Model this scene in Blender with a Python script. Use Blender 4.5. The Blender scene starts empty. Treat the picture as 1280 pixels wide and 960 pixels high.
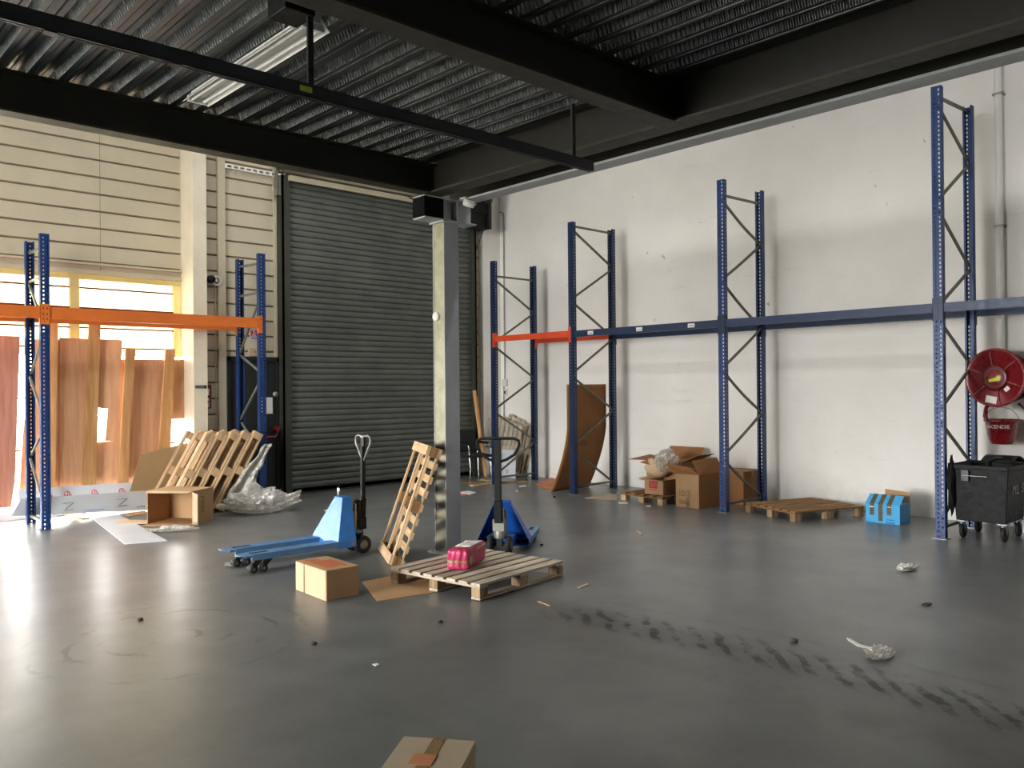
import bpy, math, random
from mathutils import Vector, Matrix, noise

# ------------------------------------------------------------------ camera, world, light
SC = bpy.context.scene
COL = SC.collection
H = 1.70
YAW, PITCH, ROLL, FPX = math.radians(42.97), math.radians(0.235), math.radians(-0.49), 1036.0
FW = Vector((math.sin(YAW)*math.cos(PITCH), math.cos(YAW)*math.cos(PITCH), math.sin(PITCH)))
RT0 = Vector((math.cos(YAW), -math.sin(YAW), 0))
UP0 = RT0.cross(FW)
RT = RT0*math.cos(ROLL) + UP0*math.sin(ROLL)
UP = UP0*math.cos(ROLL) - RT0*math.sin(ROLL)
EYE = Vector((0, 0, H))
cam_d = bpy.data.cameras.new('camera')
cam = bpy.data.objects.new('camera', cam_d)
COL.objects.link(cam)
cam_d.sensor_width = 36
cam_d.lens = FPX/1280*36
cam_d.clip_end = 200
M3 = Matrix((RT, UP, -FW)).transposed()
cam.matrix_world = Matrix.Translation(EYE) @ M3.to_4x4()
SC.camera = cam
SC.view_settings.view_transform = 'Standard'
SC.view_settings.look = 'None'
SC.view_settings.gamma = 1
SC.view_settings.use_curve_mapping = False
SC.view_settings.exposure = 0.0
SC.cycles.use_denoising = True
SC.cycles.max_bounces = 10
SC.cycles.diffuse_bounces = 7
SC.cycles.glossy_bounces = 4
SC.cycles.transparent_max_bounces = 12
SC.cycles.sample_clamp_indirect = 12
SC.cycles.caustics_reflective = False
SC.cycles.caustics_refractive = False

SKY = 47.0
world = bpy.data.worlds.new('overcast_sky')
SC.world = world
world.use_nodes = True
bg = world.node_tree.nodes['Background']
bg.inputs[0].default_value = (1.0, 0.99, 0.97, 1)
bg.inputs[1].default_value = SKY

WX, BY, WY, ROOF = 11.05, 12.30, 12.55, 7.6      # right wall, back wall, window wall, roof
LX, RY = -6.0, -5.0                               # left wall, rear wall
WIN = (0.6, 4.88, 3.37)                          # back window wall: x0, x1, head height
DOCK = (4.4, 8.4, 0.0, 3.5)                      # dock door in the left wall: y0, y1, z0, z1
SKYL = [(0.5, 4.5, 9.1, 9.45), (6.6, 6.82, 0.5, 11.0)]                       # roof light: x0, x1, y0, y1
CLER = (-3.0, 7.0, 4.35, 5.05)                      # high window strip in the left wall: y0, y1, z0, z1

def portal(name, loc, rot, sx, sy):
    l = bpy.data.lights.new(name, 'AREA')
    l.shape = 'RECTANGLE'; l.size = sx; l.size_y = sy
    l.cycles.is_portal = True
    o = bpy.data.objects.new(name, l)
    o.location = loc; o.rotation_euler = rot
    COL.objects.link(o)
portal('daylight_window', ((WIN[0]+WIN[1])/2, WY+.14, WIN[2]/2), (-math.pi/2, 0, 0), WIN[1]-WIN[0], WIN[2])
portal('daylight_dock', (LX-.05, (DOCK[0]+DOCK[1])/2, (DOCK[2]+DOCK[3])/2), (0, -math.pi/2, 0), DOCK[3]-DOCK[2], DOCK[1]-DOCK[0])
portal('daylight_high', (LX-.05, (CLER[0]+CLER[1])/2, (CLER[2]+CLER[3])/2), (0, -math.pi/2, 0), CLER[3]-CLER[2], CLER[1]-CLER[0])
for s in SKYL:
    portal('daylight_roof', ((s[0]+s[1])/2, (s[2]+s[3])/2, ROOF+.05), (0, 0, 0), s[1]-s[0], s[3]-s[2])

# ------------------------------------------------------------------ pixel -> place
def ray(x, y):
    return FW + RT*((x-640)/FPX) + UP*((480-y)/FPX)
def G(x, y, z=0.0):
    d = ray(x, y); t = (z-H)/d.z
    return Vector((d.x*t, d.y*t, z))
def AX(x, y, v):
    d = ray(x, y); t = v/d.x
    return Vector((v, d.y*t, H+d.z*t))
def AY(x, y, v):
    d = ray(x, y); t = v/d.y
    return Vector((d.x*t, v, H+d.z*t))

# ------------------------------------------------------------------ materials
def lin(c):
    return tuple(((v/255)/12.92 if v/255 <= .04045 else ((v/255+.055)/1.055)**2.4) for v in c) + (1,)
MATS = {}
class NT:
    def __init__(s, name):
        s.m = bpy.data.materials.new(name); s.m.use_nodes = True
        s.t = s.m.node_tree; s.t.nodes.clear()
        s.out = s.n('ShaderNodeOutputMaterial')
    def n(s, typ, **k):
        n = s.t.nodes.new(typ)
        for a, b in k.items(): setattr(n, a, b)
        return n
    def l(s, a, b): s.t.links.new(a, b)
    def math(s, op, a, b=None, c=None, clamp=False):
        n = s.n('ShaderNodeMath', operation=op); n.use_clamp = clamp
        for i, v in enumerate((a, b, c)):
            if v is None: continue
            if isinstance(v, (int, float)): n.inputs[i].default_value = v
            else: s.l(v, n.inputs[i])
        return n.outputs[0]
    def mix(s, f, a, b, blend='MIX'):
        n = s.n('ShaderNodeMix', data_type='RGBA', blend_type=blend)
        for i, v in ((0, f), (6, a), (7, b)):
            if isinstance(v, (int, float)): n.inputs[i].default_value = v
            elif isinstance(v, tuple): n.inputs[i].default_value = v
            else: s.l(v, n.inputs[i])
        return n.outputs[2]
    def noise(s, vec, scale, detail=4, rough=.55):
        n = s.n('ShaderNodeTexNoise'); n.inputs['Scale'].default_value = scale
        n.inputs['Detail'].default_value = detail; n.inputs['Roughness'].default_value = rough
        s.l(vec, n.inputs['Vector']); return n.outputs['Fac']
    def ramp(s, f, a, b, ca=(0, 0, 0, 1), cb=(1, 1, 1, 1)):
        n = s.n('ShaderNodeValToRGB')
        n.color_ramp.elements[0].position = a; n.color_ramp.elements[0].color = ca
        n.color_ramp.elements[1].position = b; n.color_ramp.elements[1].color = cb
        s.l(f, n.inputs[0]); return n.outputs[0]
    def maprange(s, v, a, b, c=0., d=1.):
        n = s.n('ShaderNodeMapRange'); n.clamp = True
        s.l(v, n.inputs[0])
        for i, q in enumerate((a, b, c, d)): n.inputs[i+1].default_value = q
        return n.outputs[0]
    def principled(s, base, rough=.6, metal=0., bump=None, bstr=.2, bdist=.01, spec=.5):
        p = s.n('ShaderNodeBsdfPrincipled')
        for k, v in (('Base Color', base), ('Roughness', rough), ('Metallic', metal)):
            if isinstance(v, (int, float)): p.inputs[k].default_value = v
            elif isinstance(v, tuple): p.inputs[k].default_value = v
            else: s.l(v, p.inputs[k])
        p.inputs['Specular IOR Level'].default_value = spec
        if bump is not None:
            b = s.n('ShaderNodeBump'); b.inputs['Strength'].default_value = bstr; b.inputs['Distance'].default_value = bdist
            s.l(bump, b.inputs['Height']); s.l(b.outputs[0], p.inputs['Normal'])
        s.l(p.outputs[0], s.out.inputs[0]); return p

def paint(name, c, rough=.5, metal=0., var=.12, scale=3., bump=.05, grime=0., spec=.5):
    """painted or plain surface with slight mottling and optional dirty patches"""
    t = NT(name); g = t.n('ShaderNodeNewGeometry').outputs['Position']
    base = lin(c)
    f = t.noise(g, scale, 5)
    dark = tuple(v*(1-var*2) for v in base[:3]) + (1,)
    lite = tuple(min(1, v*(1+var)) for v in base[:3]) + (1,)
    col = t.mix(t.ramp(f, .3, .7), dark, lite)
    if grime:
        col = t.mix(t.math('MULTIPLY', t.ramp(t.noise(g, scale*2.3, 8, .7), .52, .72), grime), col, tuple(v*.35 for v in base[:3])+(1,))
    r = t.maprange(t.noise(g, scale*4, 3), .3, .7, max(0, rough-.07), min(1, rough+.07))
    t.principled(col, r, metal, t.noise(g, 60, 3) if bump else None, bump, .004, spec)
    MATS[name] = t.m; return t.m

def timber(name, c, c2, axis=0, rough=.75):
    """wood with grain along one local axis and a different tone per board"""
    t = NT(name); tc = t.n('ShaderNodeTexCoord').outputs['Object']
    inf = t.n('ShaderNodeObjectInfo')
    mp = t.n('ShaderNodeMapping'); sc = [22., 22., 22.]; sc[axis] = 1.6
    mp.inputs['Scale'].default_value = sc
    off = t.n('ShaderNodeVectorMath', operation='ADD')
    cx = t.n('ShaderNodeCombineXYZ')
    for i in range(3): t.l(t.math('MULTIPLY', inf.outputs['Random'], 7.3+i*3), cx.inputs[i])
    t.l(tc, off.inputs[0]); t.l(cx.outputs[0], off.inputs[1]); t.l(off.outputs[0], mp.inputs[0])
    f = t.noise(mp.outputs[0], 1.0, 5, .6)
    col = t.mix(t.ramp(f, .35, .68), lin(c2), lin(c))
    v = t.maprange(inf.outputs['Random'], 0, 1, .72, 1.08)
    mul = t.n('ShaderNodeVectorMath', operation='SCALE'); t.l(col, mul.inputs[0]); t.l(v, mul.inputs['Scale'])
    big = t.ramp(t.noise(off.outputs[0], 2.2, 3), .62, .75)
    col = t.mix(t.math('MULTIPLY', big, .35), mul.outputs[0], tuple(q*.6 for q in lin(c2)[:3])+(1,))
    t.principled(col, rough, 0, f, .25, .003, .3)
    MATS[name] = t.m; return t.m

def film(name, tint, opac=.35):
    t = NT(name)
    g = t.n('ShaderNodeNewGeometry').outputs['Position']
    bm = t.n('ShaderNodeBump'); bm.inputs['Strength'].default_value = .6 if opac > .3 else .05; bm.inputs['Distance'].default_value = .02
    t.l(t.noise(g, 26, 6, .7), bm.inputs['Height'])
    tr = t.n('ShaderNodeBsdfTransparent'); gl = t.n('ShaderNodeBsdfGlossy'); df = t.n('ShaderNodeBsdfDiffuse'); tl = t.n('ShaderNodeBsdfTranslucent')
    gl.inputs['Roughness'].default_value = .22
    for q in (gl, df): t.l(bm.outputs[0], q.inputs['Normal'])
    df.inputs['Color'].default_value = lin(tint); tl.inputs['Color'].default_value = lin(tint)
    m1 = t.n('ShaderNodeMixShader'); m1.inputs[0].default_value = .4; t.l(df.outputs[0], m1.inputs[1]); t.l(tl.outputs[0], m1.inputs[2])
    m2 = t.n('ShaderNodeMixShader'); m2.inputs[0].default_value = .3; t.l(m1.outputs[0], m2.inputs[1]); t.l(gl.outputs[0], m2.inputs[2])
    m3 = t.n('ShaderNodeMixShader'); t.l(t.maprange(t.noise(g, 9, 6, .7), .35, .7, opac*.5, min(1, opac*1.7)), m3.inputs[0])
    t.l(tr.outputs[0], m3.inputs[1]); t.l(m2.outputs[0], m3.inputs[2]); t.l(m3.outputs[0], t.out.inputs[0])
    MATS[name] = t.m; return t.m

def m_floor():
    t = NT('worn_concrete'); g = t.n('ShaderNodeNewGeometry').outputs['Position']
    sp = t.n('ShaderNodeSeparateXYZ'); t.l(g, sp.inputs[0]); X, Y = sp.outputs[0], sp.outputs[1]
    base = t.mix(t.ramp(t.noise(g, .55, 6, .6), .2, .85), lin((88, 91, 91)), lin((130, 131, 129)))
    base = t.mix(t.math('MULTIPLY', t.ramp(t.noise(g, 2.6, 5, .55), .3, .85), .55), base, lin((78, 79, 78)))
    base = t.mix(t.math('MULTIPLY', t.ramp(t.noise(g, 26, 4, .6), .56, .8), .3), base, lin((66, 66, 64)))
    # tyre scuffs: a band of dark curved strokes running across the slab
    a, b = G(690, 762), G(1290, 905)
    d = (b-a); L = d.length; d.normalize(); nrm = Vector((-d.y, d.x, 0))
    u = t.math('ADD', t.math('MULTIPLY', t.math('SUBTRACT', X, a.x), d.x), t.math('MULTIPLY', t.math('SUBTRACT', Y, a.y), d.y))
    v = t.math('ADD', t.math('MULTIPLY', t.math('SUBTRACT', X, a.x), nrm.x), t.math('MULTIPLY', t.math('SUBTRACT', Y, a.y), nrm.y))
    vb = t.math('ADD', v, t.math('MULTIPLY', t.math('SINE', t.math('MULTIPLY', u, math.pi/L)), -.12))
    w = t.math('ADD', vb, t.math('MULTIPLY', t.math('SUBTRACT', t.noise(g, 3.5, 4), .5), .22))
    band = t.maprange(t.math('ABSOLUTE', w), .13, .27, 1, 0)
    ends = t.math('MULTIPLY', t.maprange(u, -.1, .35, 0, 1), t.maprange(u, L, L+1.2, 1, 0))
    ph = t.math('ADD', t.math('MULTIPLY', u, 34), t.math('ADD', t.math('MULTIPLY', vb, 32), t.math('MULTIPLY', t.noise(g, 4, 4), 9)))
    st = t.maprange(t.math('SINE', ph), -.1, .5)
    brk = t.maprange(t.noise(g, 5, 5, .65), .38, .55)
    sk = t.math('MULTIPLY', t.math('MULTIPLY', band, ends), t.math('MULTIPLY', t.math('MAXIMUM', st, .25), brk))
    base = t.mix(t.math('MULTIPLY', sk, .9), base, lin((34, 35, 35)))
    # two thin wheel tracks beside it and scuffs near the daylight
    for off, wid, k in ((.42, .035, .35), (-.55, .2, .25)):
        tr = t.maprange(t.math('ABSOLUTE', t.math('SUBTRACT', w, off)), wid*.4, wid, 1, 0)
        base = t.mix(t.math('MULTIPLY', t.math('MULTIPLY', tr, ends), t.math('MULTIPLY', brk, k)), base, lin((58, 58, 57)))
    cx, cy = G(215, 795).x, G(215, 795).y
    dx, dy = t.math('SUBTRACT', X, cx), t.math('SUBTRACT', Y, cy)
    rr = t.math('ADD', t.math('SQRT', t.math('ADD', t.math('MULTIPLY', dx, dx), t.math('MULTIPLY', dy, dy))), t.math('MULTIPLY', t.noise(g, 3, 3), .25))
    ring = t.maprange(t.math('SINE', t.math('MULTIPLY', rr, 26)), .72, .95)
    ring = t.math('MULTIPLY', ring, t.math('MULTIPLY', t.maprange(rr, .9, 1.3, 1, 0), t.maprange(t.noise(g, 2.2, 5, .7), .5, .6)))
    base = t.mix(t.math('MULTIPLY', ring, .7), base, lin((50, 50, 49)))
    rough = t.maprange(t.noise(g, 1.3, 4, .5), .1, .9, .282, .37)
    rough = t.math('ADD', rough, t.math('MULTIPLY', sk, .15))
    t.principled(base, rough, 0, t.noise(g, 3.2, 5, .5), .08, .02, .5)
    MATS['floor'] = t.m

def m_plaster():
    t = NT('white_painted_wall'); g = t.n('ShaderNodeNewGeometry').outputs['Position']
    sp = t.n('ShaderNodeSeparateXYZ'); t.l(g, sp.inputs[0]); Y, Z = sp.outputs[1], sp.outputs[2]
    base = t.mix(t.ramp(t.noise(g, .5, 6, .6), .35, .7), lin((226, 223, 217)), lin((240, 237, 232)))
    # scuffs and rubbed marks behind the racks
    mp = t.n('ShaderNodeMapping'); mp.inputs['Scale'].default_value = (1, .9, 5); t.l(g, mp.inputs[0])
    sc = t.math('MULTIPLY', t.ramp(t.noise(mp.outputs[0], 1.6, 8, .7), .6, .74), .20)
    base = t.mix(sc, base, lin((150, 146, 140)))
    dots = t.math('MULTIPLY', t.ramp(t.noise(g, 7, 3, .5), .745, .77), .5)
    base = t.mix(dots, base, lin((120, 115, 108)))
    low = t.math('MULTIPLY', t.maprange(Z, .05, .5, 1, 0), t.ramp(t.noise(g, 2.4, 6, .7), .45, .7))
    base = t.mix(t.math('MULTIPLY', low, .35), base, lin((150, 146, 140)))
    t.principled(base, .62, 0, t.noise(g, 14, 6, .6), .08, .01, .3)
    MATS['wall'] = t.m

def m_deck():
    for name, emb in (('deck_sheet', False), ('deck_embossed', True)):
        t = NT(name); g = t.n('ShaderNodeNewGeometry').outputs['Position']
        sp = t.n('ShaderNodeSeparateXYZ'); t.l(g, sp.inputs[0])
        base = t.mix(t.ramp(t.noise(g, 1.8, 6, .65), .35, .7), lin((62, 66, 67)), lin((100, 103, 102)))
        if emb:
            s_ = t.math('SINE', t.math('MULTIPLY', sp.outputs[1], 2*math.pi/.036))
            p = t.principled(base, .38, .75, s_, .9, .006)
        else:
            p = t.principled(base, .36, .75, t.noise(g, 3, 4), .1, .01)
        MATS[name] = t.m

def m_hazard():
    t = NT('faded_hazard_stripes'); tc = t.n('ShaderNodeNewGeometry').outputs['Position']
    sp = t.n('ShaderNodeSeparateXYZ'); t.l(tc, sp.inputs[0]); Y, Z = sp.outputs[1], sp.outputs[2]
    ph = t.math('MULTIPLY', t.math('ADD', Z, t.math('MULTIPLY', Y, .35)), 2*math.pi/.2)
    st = t.maprange(t.math('SINE', ph), -.7, .7)
    low = t.maprange(Z, 1.16, 1.165, 1, 0)
    base = t.mix(t.ramp(t.noise(tc, 6, 5), .35, .7), lin((150, 148, 118)), lin((178, 176, 150)))
    hz = t.mix(st, lin((160, 158, 134)), lin((54, 54, 50)))
    base = t.mix(low, base, hz)
    chips = t.math('MULTIPLY', t.ramp(t.noise(tc, 18, 6, .7), .62, .68), .8)
    base = t.mix(chips, base, lin((206, 202, 184)))
    t.principled(base, .5, 0, t.noise(tc, 30, 4), .1, .004)
    MATS['hazard'] = t.m

m_floor(); m_plaster(); m_deck(); m_hazard()
paint('cladding', (190, 180, 156), .5, 0, .05, 1.2, .04, .12)
paint('groove', (120, 112, 92), .6, 0, .1)
paint('pillar', (222, 212, 190), .55, 0, .05, 2, .05, .15)
paint('shutter', (98, 102, 96), .45, .35, .10, 2.5, .04, .25)
paint('shutter_frame', (62, 64, 56), .5, .3, .1, 3, .04, .2)
paint('black_door', (22, 24, 24), .5, 0, .1)
paint('beam', (26, 25, 15), .55, .1, .14, 2.5, .05, .3)
paint('beam_scuff', (54, 53, 40), .55, .1, .15, 3, .05, .35)
paint('column', (172, 176, 182), .5, 0, .06, 3, .05, .15)
paint('stub', (176, 180, 182), .5, 0, .05, 3, .05, .1)
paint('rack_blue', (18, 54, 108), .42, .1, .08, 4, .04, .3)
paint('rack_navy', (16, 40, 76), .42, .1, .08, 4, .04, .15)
paint('rack_orange', (214, 112, 44), .42, .05, .06, 4, .04, .12)
paint('rack_vermilion', (214, 78, 42), .42, .05, .06, 4, .04, .12)
paint('galvanised', (150, 150, 142), .42, .65, .08, 6, .04, .15)
paint('brace_dull', (112, 110, 98), .5, .5, .1, 6, .04, .2)
paint('dark_steel', (34, 36, 36), .5, .3, .1, 4)
paint('rail', (62, 66, 70), .45, .4, .1, 4)
paint('white_enamel', (228, 228, 224), .35, 0, .04)
paint('white_sheet', (198, 202, 208), .35, 0, .03, 2)
paint('grey_sheet', (176, 180, 184), .4, 0, .05, 2)
paint('print_red', (200, 52, 70), .6, 0, .05)
paint('print_blue', (44, 110, 190), .6, 0, .15)
paint('print_dark', (84, 66, 46), .7, 0, .05)
paint('print_orange', (188, 96, 52), .7, 0, .1, 12)
paint('card', (180, 144, 106), .8, 0, .06, 2.5, .05, .05, .2)
paint('card_pale', (200, 174, 142), .8, 0, .05, 2.5, .05, .05, .2)
paint('card_brown', (150, 104, 66), .8, 0, .06, 2, .05, .05, .2)
paint('card_red', (190, 128, 90), .8, 0, .06, 2, .05, .05, .2)
paint('card_grey', (178, 162, 138), .8, 0, .06, 2, .05, .1, .2)
paint('matte_black', (16, 16, 15), .9, 0, .1, 3, 0, 0, .1)
paint('card_olive', (160, 134, 98), .8, 0, .06, 2, .05, .1, .2)
paint('tape', (140, 108, 70), .3, 0, .05)
paint('tape_dark', (92, 86, 62), .3, 0, .08, 20)
paint('hose_red', (118, 20, 28), .3, 0, .05, 4)
paint('hose_dark', (92, 14, 20), .35, 0, .05, 4)
paint('label_green', (190, 212, 60), .5, 0, .05)
paint('white_print', (232, 226, 222), .6, 0, .03)
paint('black_plastic', (14, 16, 17), .55, 0, .15, 5, .05, 0, .25)
paint('black_fabric', (18, 18, 20), .85, 0, .15, 12)
paint('rubber', (26, 26, 26), .7, 0, .1, 8)
paint('wheel_hub', (120, 122, 124), .4, .6, .1, 8)
paint('chrome', (205, 208, 210), .15, 1., .03)
paint('jack_blue', (44, 120, 200), .38, .05, .08, 5, .04, .3)
paint('jack_deep_blue', (24, 86, 180), .38, .05, .08, 5, .04, .2)
paint('jack_pale_blue', (92, 134, 176), .4, .05, .08, 6, .04, .3)
paint('box_blue', (64, 168, 226), .55, 0, .05, 5, .04, .05)
paint('pink', (184, 44, 92), .4, 0, .1, 9, .25)
paint('paper', (228, 226, 220), .8, 0, .03)
paint('switch', (210, 208, 200), .5, 0, .03)
paint('outdoor_ground', (150, 148, 142), .9, 0, .1, 2)
paint('roof', (120, 122, 122), .8, 0, .05, 2)
paint('litter_brown', (70, 56, 42), .9, 0, .15, 20)
paint('pebble', (30, 28, 27), .9, 0, .1, 20)
def translucent(name, c, k):
    t = NT(name); d = t.n('ShaderNodeBsdfDiffuse'); l = t.n('ShaderNodeBsdfTranslucent'); d.inputs[0].default_value = lin(c); l.inputs[0].default_value = lin(c)
    m = t.n('ShaderNodeMixShader'); m.inputs[0].default_value = k; t.l(d.outputs[0], m.inputs[1]); t.l(l.outputs[0], m.inputs[2]); t.l(m.outputs[0], t.out.inputs[0]); MATS[name] = t.m
translucent('milky', (172, 168, 150), .96)
translucent('mullion', (206, 196, 160), .5)  # frame lets light through so it glows, standing in for bloom
translucent('transom', (112, 64, 36), .35)  # bars partly translucent too, for the same imitated glow
timber('wood', (216, 188, 150), (178, 146, 108))
timber('wood_y', (216, 188, 150), (178, 146, 108), 1)
timber('wood_z', (214, 180, 134), (172, 134, 92), 2)
timber('wood_grey', (216, 204, 186), (172, 156, 134))
timber('wood_grey_y', (216, 204, 186), (172, 156, 134), 1)
timber('wood_grey_z', (186, 160, 126), (122, 96, 68), 2)
timber('wood_brown', (168, 128, 84), (112, 80, 48))
timber('wood_brown_y', (168, 128, 84), (112, 80, 48), 1)
timber('ply', (226, 178, 138), (210, 156, 116), 2)
timber('ply_red', (206, 146, 122), (186, 122, 98), 2)
timber('stud', (224, 176, 120), (196, 142, 88), 2)
film('film', (232, 228, 218), .60)
film('film_thin', (226, 222, 212), .12)
film('pane', (255, 250, 235), .12)

# ------------------------------------------------------------------ mesh builder
class MB:
    def __init__(s): s.v = []; s.f = []; s.mi = []; s.cur = 0; s.sm = []
    def add(s, vs, fs, smooth=False):
        o = len(s.v); s.v += [Vector(v) for v in vs]
        for f in fs:
            s.f.append([o+i for i in f]); s.mi.append(s.cur); s.sm.append(smooth)
        return s
    def mat(s, i): s.cur = i; return s
    def box(s, c, d, M=None):
        x, y, z = (q/2 for q in d); c = Vector(c)
        vs = [Vector((a*x, b*y, e*z)) for e in (-1, 1) for b in (-1, 1) for a in (-1, 1)]
        if M is not None: vs = [M @ v for v in vs]
        return s.add([v+c for v in vs], [(0, 2, 3, 1), (4, 5, 7, 6), (0, 1, 5, 4), (2, 6, 7, 3), (0, 4, 6, 2), (1, 3, 7, 5)])
    def b2(s, lo, hi):
        lo, hi = Vector(lo), Vector(hi); return s.box((lo+hi)/2, hi-lo)
    def bar(s, p, q, w, h, up=(0, 0, 1)):
        p, q = Vector(p), Vector(q); z = (q-p); L = z.length; z.normalize(); u = Vector(up)
        x = u.cross(z)
        if x.length < 1e-4: x = Vector((1, 0, 0)).cross(z)
        x.normalize(); y = z.cross(x)
        return s.box((p+q)/2, (w, h, L), Matrix((x, y, z)).transposed())
    def tube(s, pts, r, n=8, closed=False, caps=True):
        pts = [Vector(p) for p in pts]; N = len(pts); rs = r if isinstance(r, (list, tuple)) else [r]*N
        prev = None; vs = []
        for i, p in enumerate(pts):
            a = pts[i-1] if (i or closed) else p; b = pts[(i+1) % N] if (i < N-1 or closed) else p
            t = (b-a).normalized()
            if prev is None:
                ref = Vector((0, 0, 1)) if abs(t.z) < .9 else Vector((1, 0, 0))
                x = ref.cross(t).normalized()
            else:
                x = (prev - t*prev.dot(t)).normalized()
            prev = x; y = t.cross(x)
            vs += [p + x*(rs[i]*math.cos(2*math.pi*k/n)) + y*(rs[i]*math.sin(2*math.pi*k/n)) for k in range(n)]
        fs = []
        for i in range(N if closed else N-1):
            j = (i+1) % N
            fs += [(i*n+k, i*n+(k+1) % n, j*n+(k+1) % n, j*n+k) for k in range(n)]
        s.add(vs, fs, True)
        if caps and not closed:
            s.add(vs[:n], [tuple(range(n))[::-1]]); s.add(vs[-n:], [tuple(range(n))])
        return s
    def lathe(s, prof, c=(0, 0, 0), axis=(0, 0, 1), n=24, smooth=True):
        """prof: (radius, height) pairs turned about axis through c"""
        a = Vector(axis).normalized(); ref = Vector((0, 0, 1)) if abs(a.z) < .9 else Vector((1, 0, 0))
        x = ref.cross(a).normalized(); y = a.cross(x); c = Vector(c); vs = []
        for r, h in prof:
            vs += [c + a*h + x*(r*math.cos(2*math.pi*k/n)) + y*(r*math.sin(2*math.pi*k/n)) for k in range(n)]
        fs = []
        for i in range(len(prof)-1):
            fs += [(i*n+k, i*n+(k+1) % n, (i+1)*n+(k+1) % n, (i+1)*n+k) for k in range(n)]
        s.add(vs, fs, smooth)
        if prof[0][0] > 1e-5: s.add(vs[:n], [tuple(range(n))[::-1]])
        if prof[-1][0] > 1e-5: s.add(vs[-n:], [tuple(range(n))])
        return s
    def cyl(s, p, q, r, n=16):
        p, q = Vector(p), Vector(q)
        return s.lathe([(r, 0), (r, (q-p).length)], p, q-p, n)
    def prism(s, poly, depth):
        """closed 3-D polygon swept along the vector depth"""
        d = Vector(depth); n = len(poly); vs = [Vector(p) for p in poly]; vs += [v+d for v in vs]
        return s.add(vs, [tuple(range(n))[::-1], tuple(range(n, 2*n))] + [(i, (i+1) % n, n+(i+1) % n, n+i) for i in range(n)])
    def grid(s, fn, nu, nv, smooth=True):
        vs = [fn(i/nu, j/nv) for j in range(nv+1) for i in range(nu+1)]
        return s.add(vs, [(j*(nu+1)+i, j*(nu+1)+i+1, (j+1)*(nu+1)+i+1, (j+1)*(nu+1)+i) for j in range(nv) for i in range(nu)], smooth)
    def build(s, name, mats, parent=None, bevel=0., solid=0., loc=None, rot=None, fix=True):
        me = bpy.data.meshes.new(name)
        me.from_pydata([tuple(v) for v in s.v], [], s.f)
        for m in (mats if isinstance(mats, (list, tuple)) else [mats]): me.materials.append(MATS[m])
        me.polygons.foreach_set('material_index', s.mi)
        me.polygons.foreach_set('use_smooth', s.sm)
        me.update()
        o = bpy.data.objects.new(name, me); COL.objects.link(o)
        if parent is not None: o.parent = parent
        if loc is not None: o.location = loc
        if rot is not None: o.rotation_euler = rot
        if bevel:
            b = o.modifiers.new('edge', 'BEVEL'); b.width = bevel; b.segments = 2; b.limit_method = 'ANGLE'; b.angle_limit = math.radians(50)
        if solid:
            q = o.modifiers.new('gauge', 'SOLIDIFY'); q.thickness = solid; q.offset = 0
        return o

def tag(o, label=None, cat=None, group=None, kind=None):
    if label: o['label'] = label
    if cat: o['category'] = cat
    if group: o['group'] = group
    if kind: o['kind'] = kind
    return o
def thing(name, label, cat, loc=(0, 0, 0), rz=0., group=None, rot=None):
    o = bpy.data.objects.new(name, None); COL.objects.link(o)
    o.empty_display_size = .1; o.location = loc; o.rotation_euler = rot if rot else (0, 0, rz)
    return tag(o, label, cat, group)
def struct(o, label=None): return tag(o, label, None, None, 'structure')
def copy_tree(o, parent=None):
    c = o.copy(); COL.objects.link(c)
    if parent is not None: c.parent = parent
    for ch in list(o.children): copy_tree(ch, c)
    return c
def text_mesh(txt, size):
    """the letters of txt as a flat mesh (x right, y up), centred"""
    cu = bpy.data.curves.new('lettering', 'FONT'); cu.body = txt; cu.size = size; cu.align_x = 'CENTER'; cu.align_y = 'CENTER'; cu.extrude = .0006
    ob = bpy.data.objects.new('lettering', cu); COL.objects.link(ob)
    dg = bpy.context.evaluated_depsgraph_get(); me = bpy.data.meshes.new_from_object(ob.evaluated_get(dg))
    vs = [v.co.copy() for v in me.vertices]; fs = [tuple(p.vertices) for p in me.polygons]
    bpy.data.objects.remove(ob); bpy.data.curves.remove(cu); bpy.data.meshes.remove(me)
    return vs, fs
def lettering(b, txt, size, org, ex, ey):
    vs, fs = text_mesh(txt, size); ex, ey = Vector(ex), Vector(ey); n = ex.cross(ey)
    return b.add([Vector(org)+ex*v.x+ey*v.y+n*v.z for v in vs], fs)
R = math.radians

# ================================================================== the setting
b = MB(); b.b2((LX, RY, -.15), (WX+.2, WY+.2, 0)); struct(b.build('floor', 'floor'), 'grey worn concrete floor with dark tyre scuffs')
b = MB(); b.b2((LX-30, WY+.2, -.2), (40, WY+50, -.06)); b.b2((LX-40, RY-10, -.2), (LX-.2, WY+50, -.06))
struct(b.build('ground', 'outdoor_ground'), 'paved yard outside the openings')
b = MB(); b.b2((WX, RY-.2, 0), (WX+.2, WY+.2, ROOF)); struct(b.build('wall_right', 'wall'), 'tall white painted wall behind the blue racks')
b = MB(); b.b2((LX-.2, RY-.2, 0), (WX+.2, RY, ROOF)); struct(b.build('wall_rear', 'wall'))
b = MB(); b.b2((LX-.2, RY, 0), (LX, DOCK[0], CLER[2])); b.b2((LX-.2, DOCK[1], 0), (LX, WY+.2, CLER[2])); b.b2((LX-.2, DOCK[0], DOCK[3]), (LX, DOCK[1], CLER[2]))
b.b2((LX-.2, RY, CLER[2]), (LX, CLER[0], ROOF)); b.b2((LX-.2, CLER[1], CLER[2]), (LX, WY+.2, ROOF)); b.b2((LX-.2, CLER[0], CLER[3]), (LX, CLER[1], ROOF))
struct(b.build('wall_left', 'wall'))
def roof_piece(x0, y0, x1, y1): b.b2((x0, y0, ROOF), (x1, y1, ROOF+.15))
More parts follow.
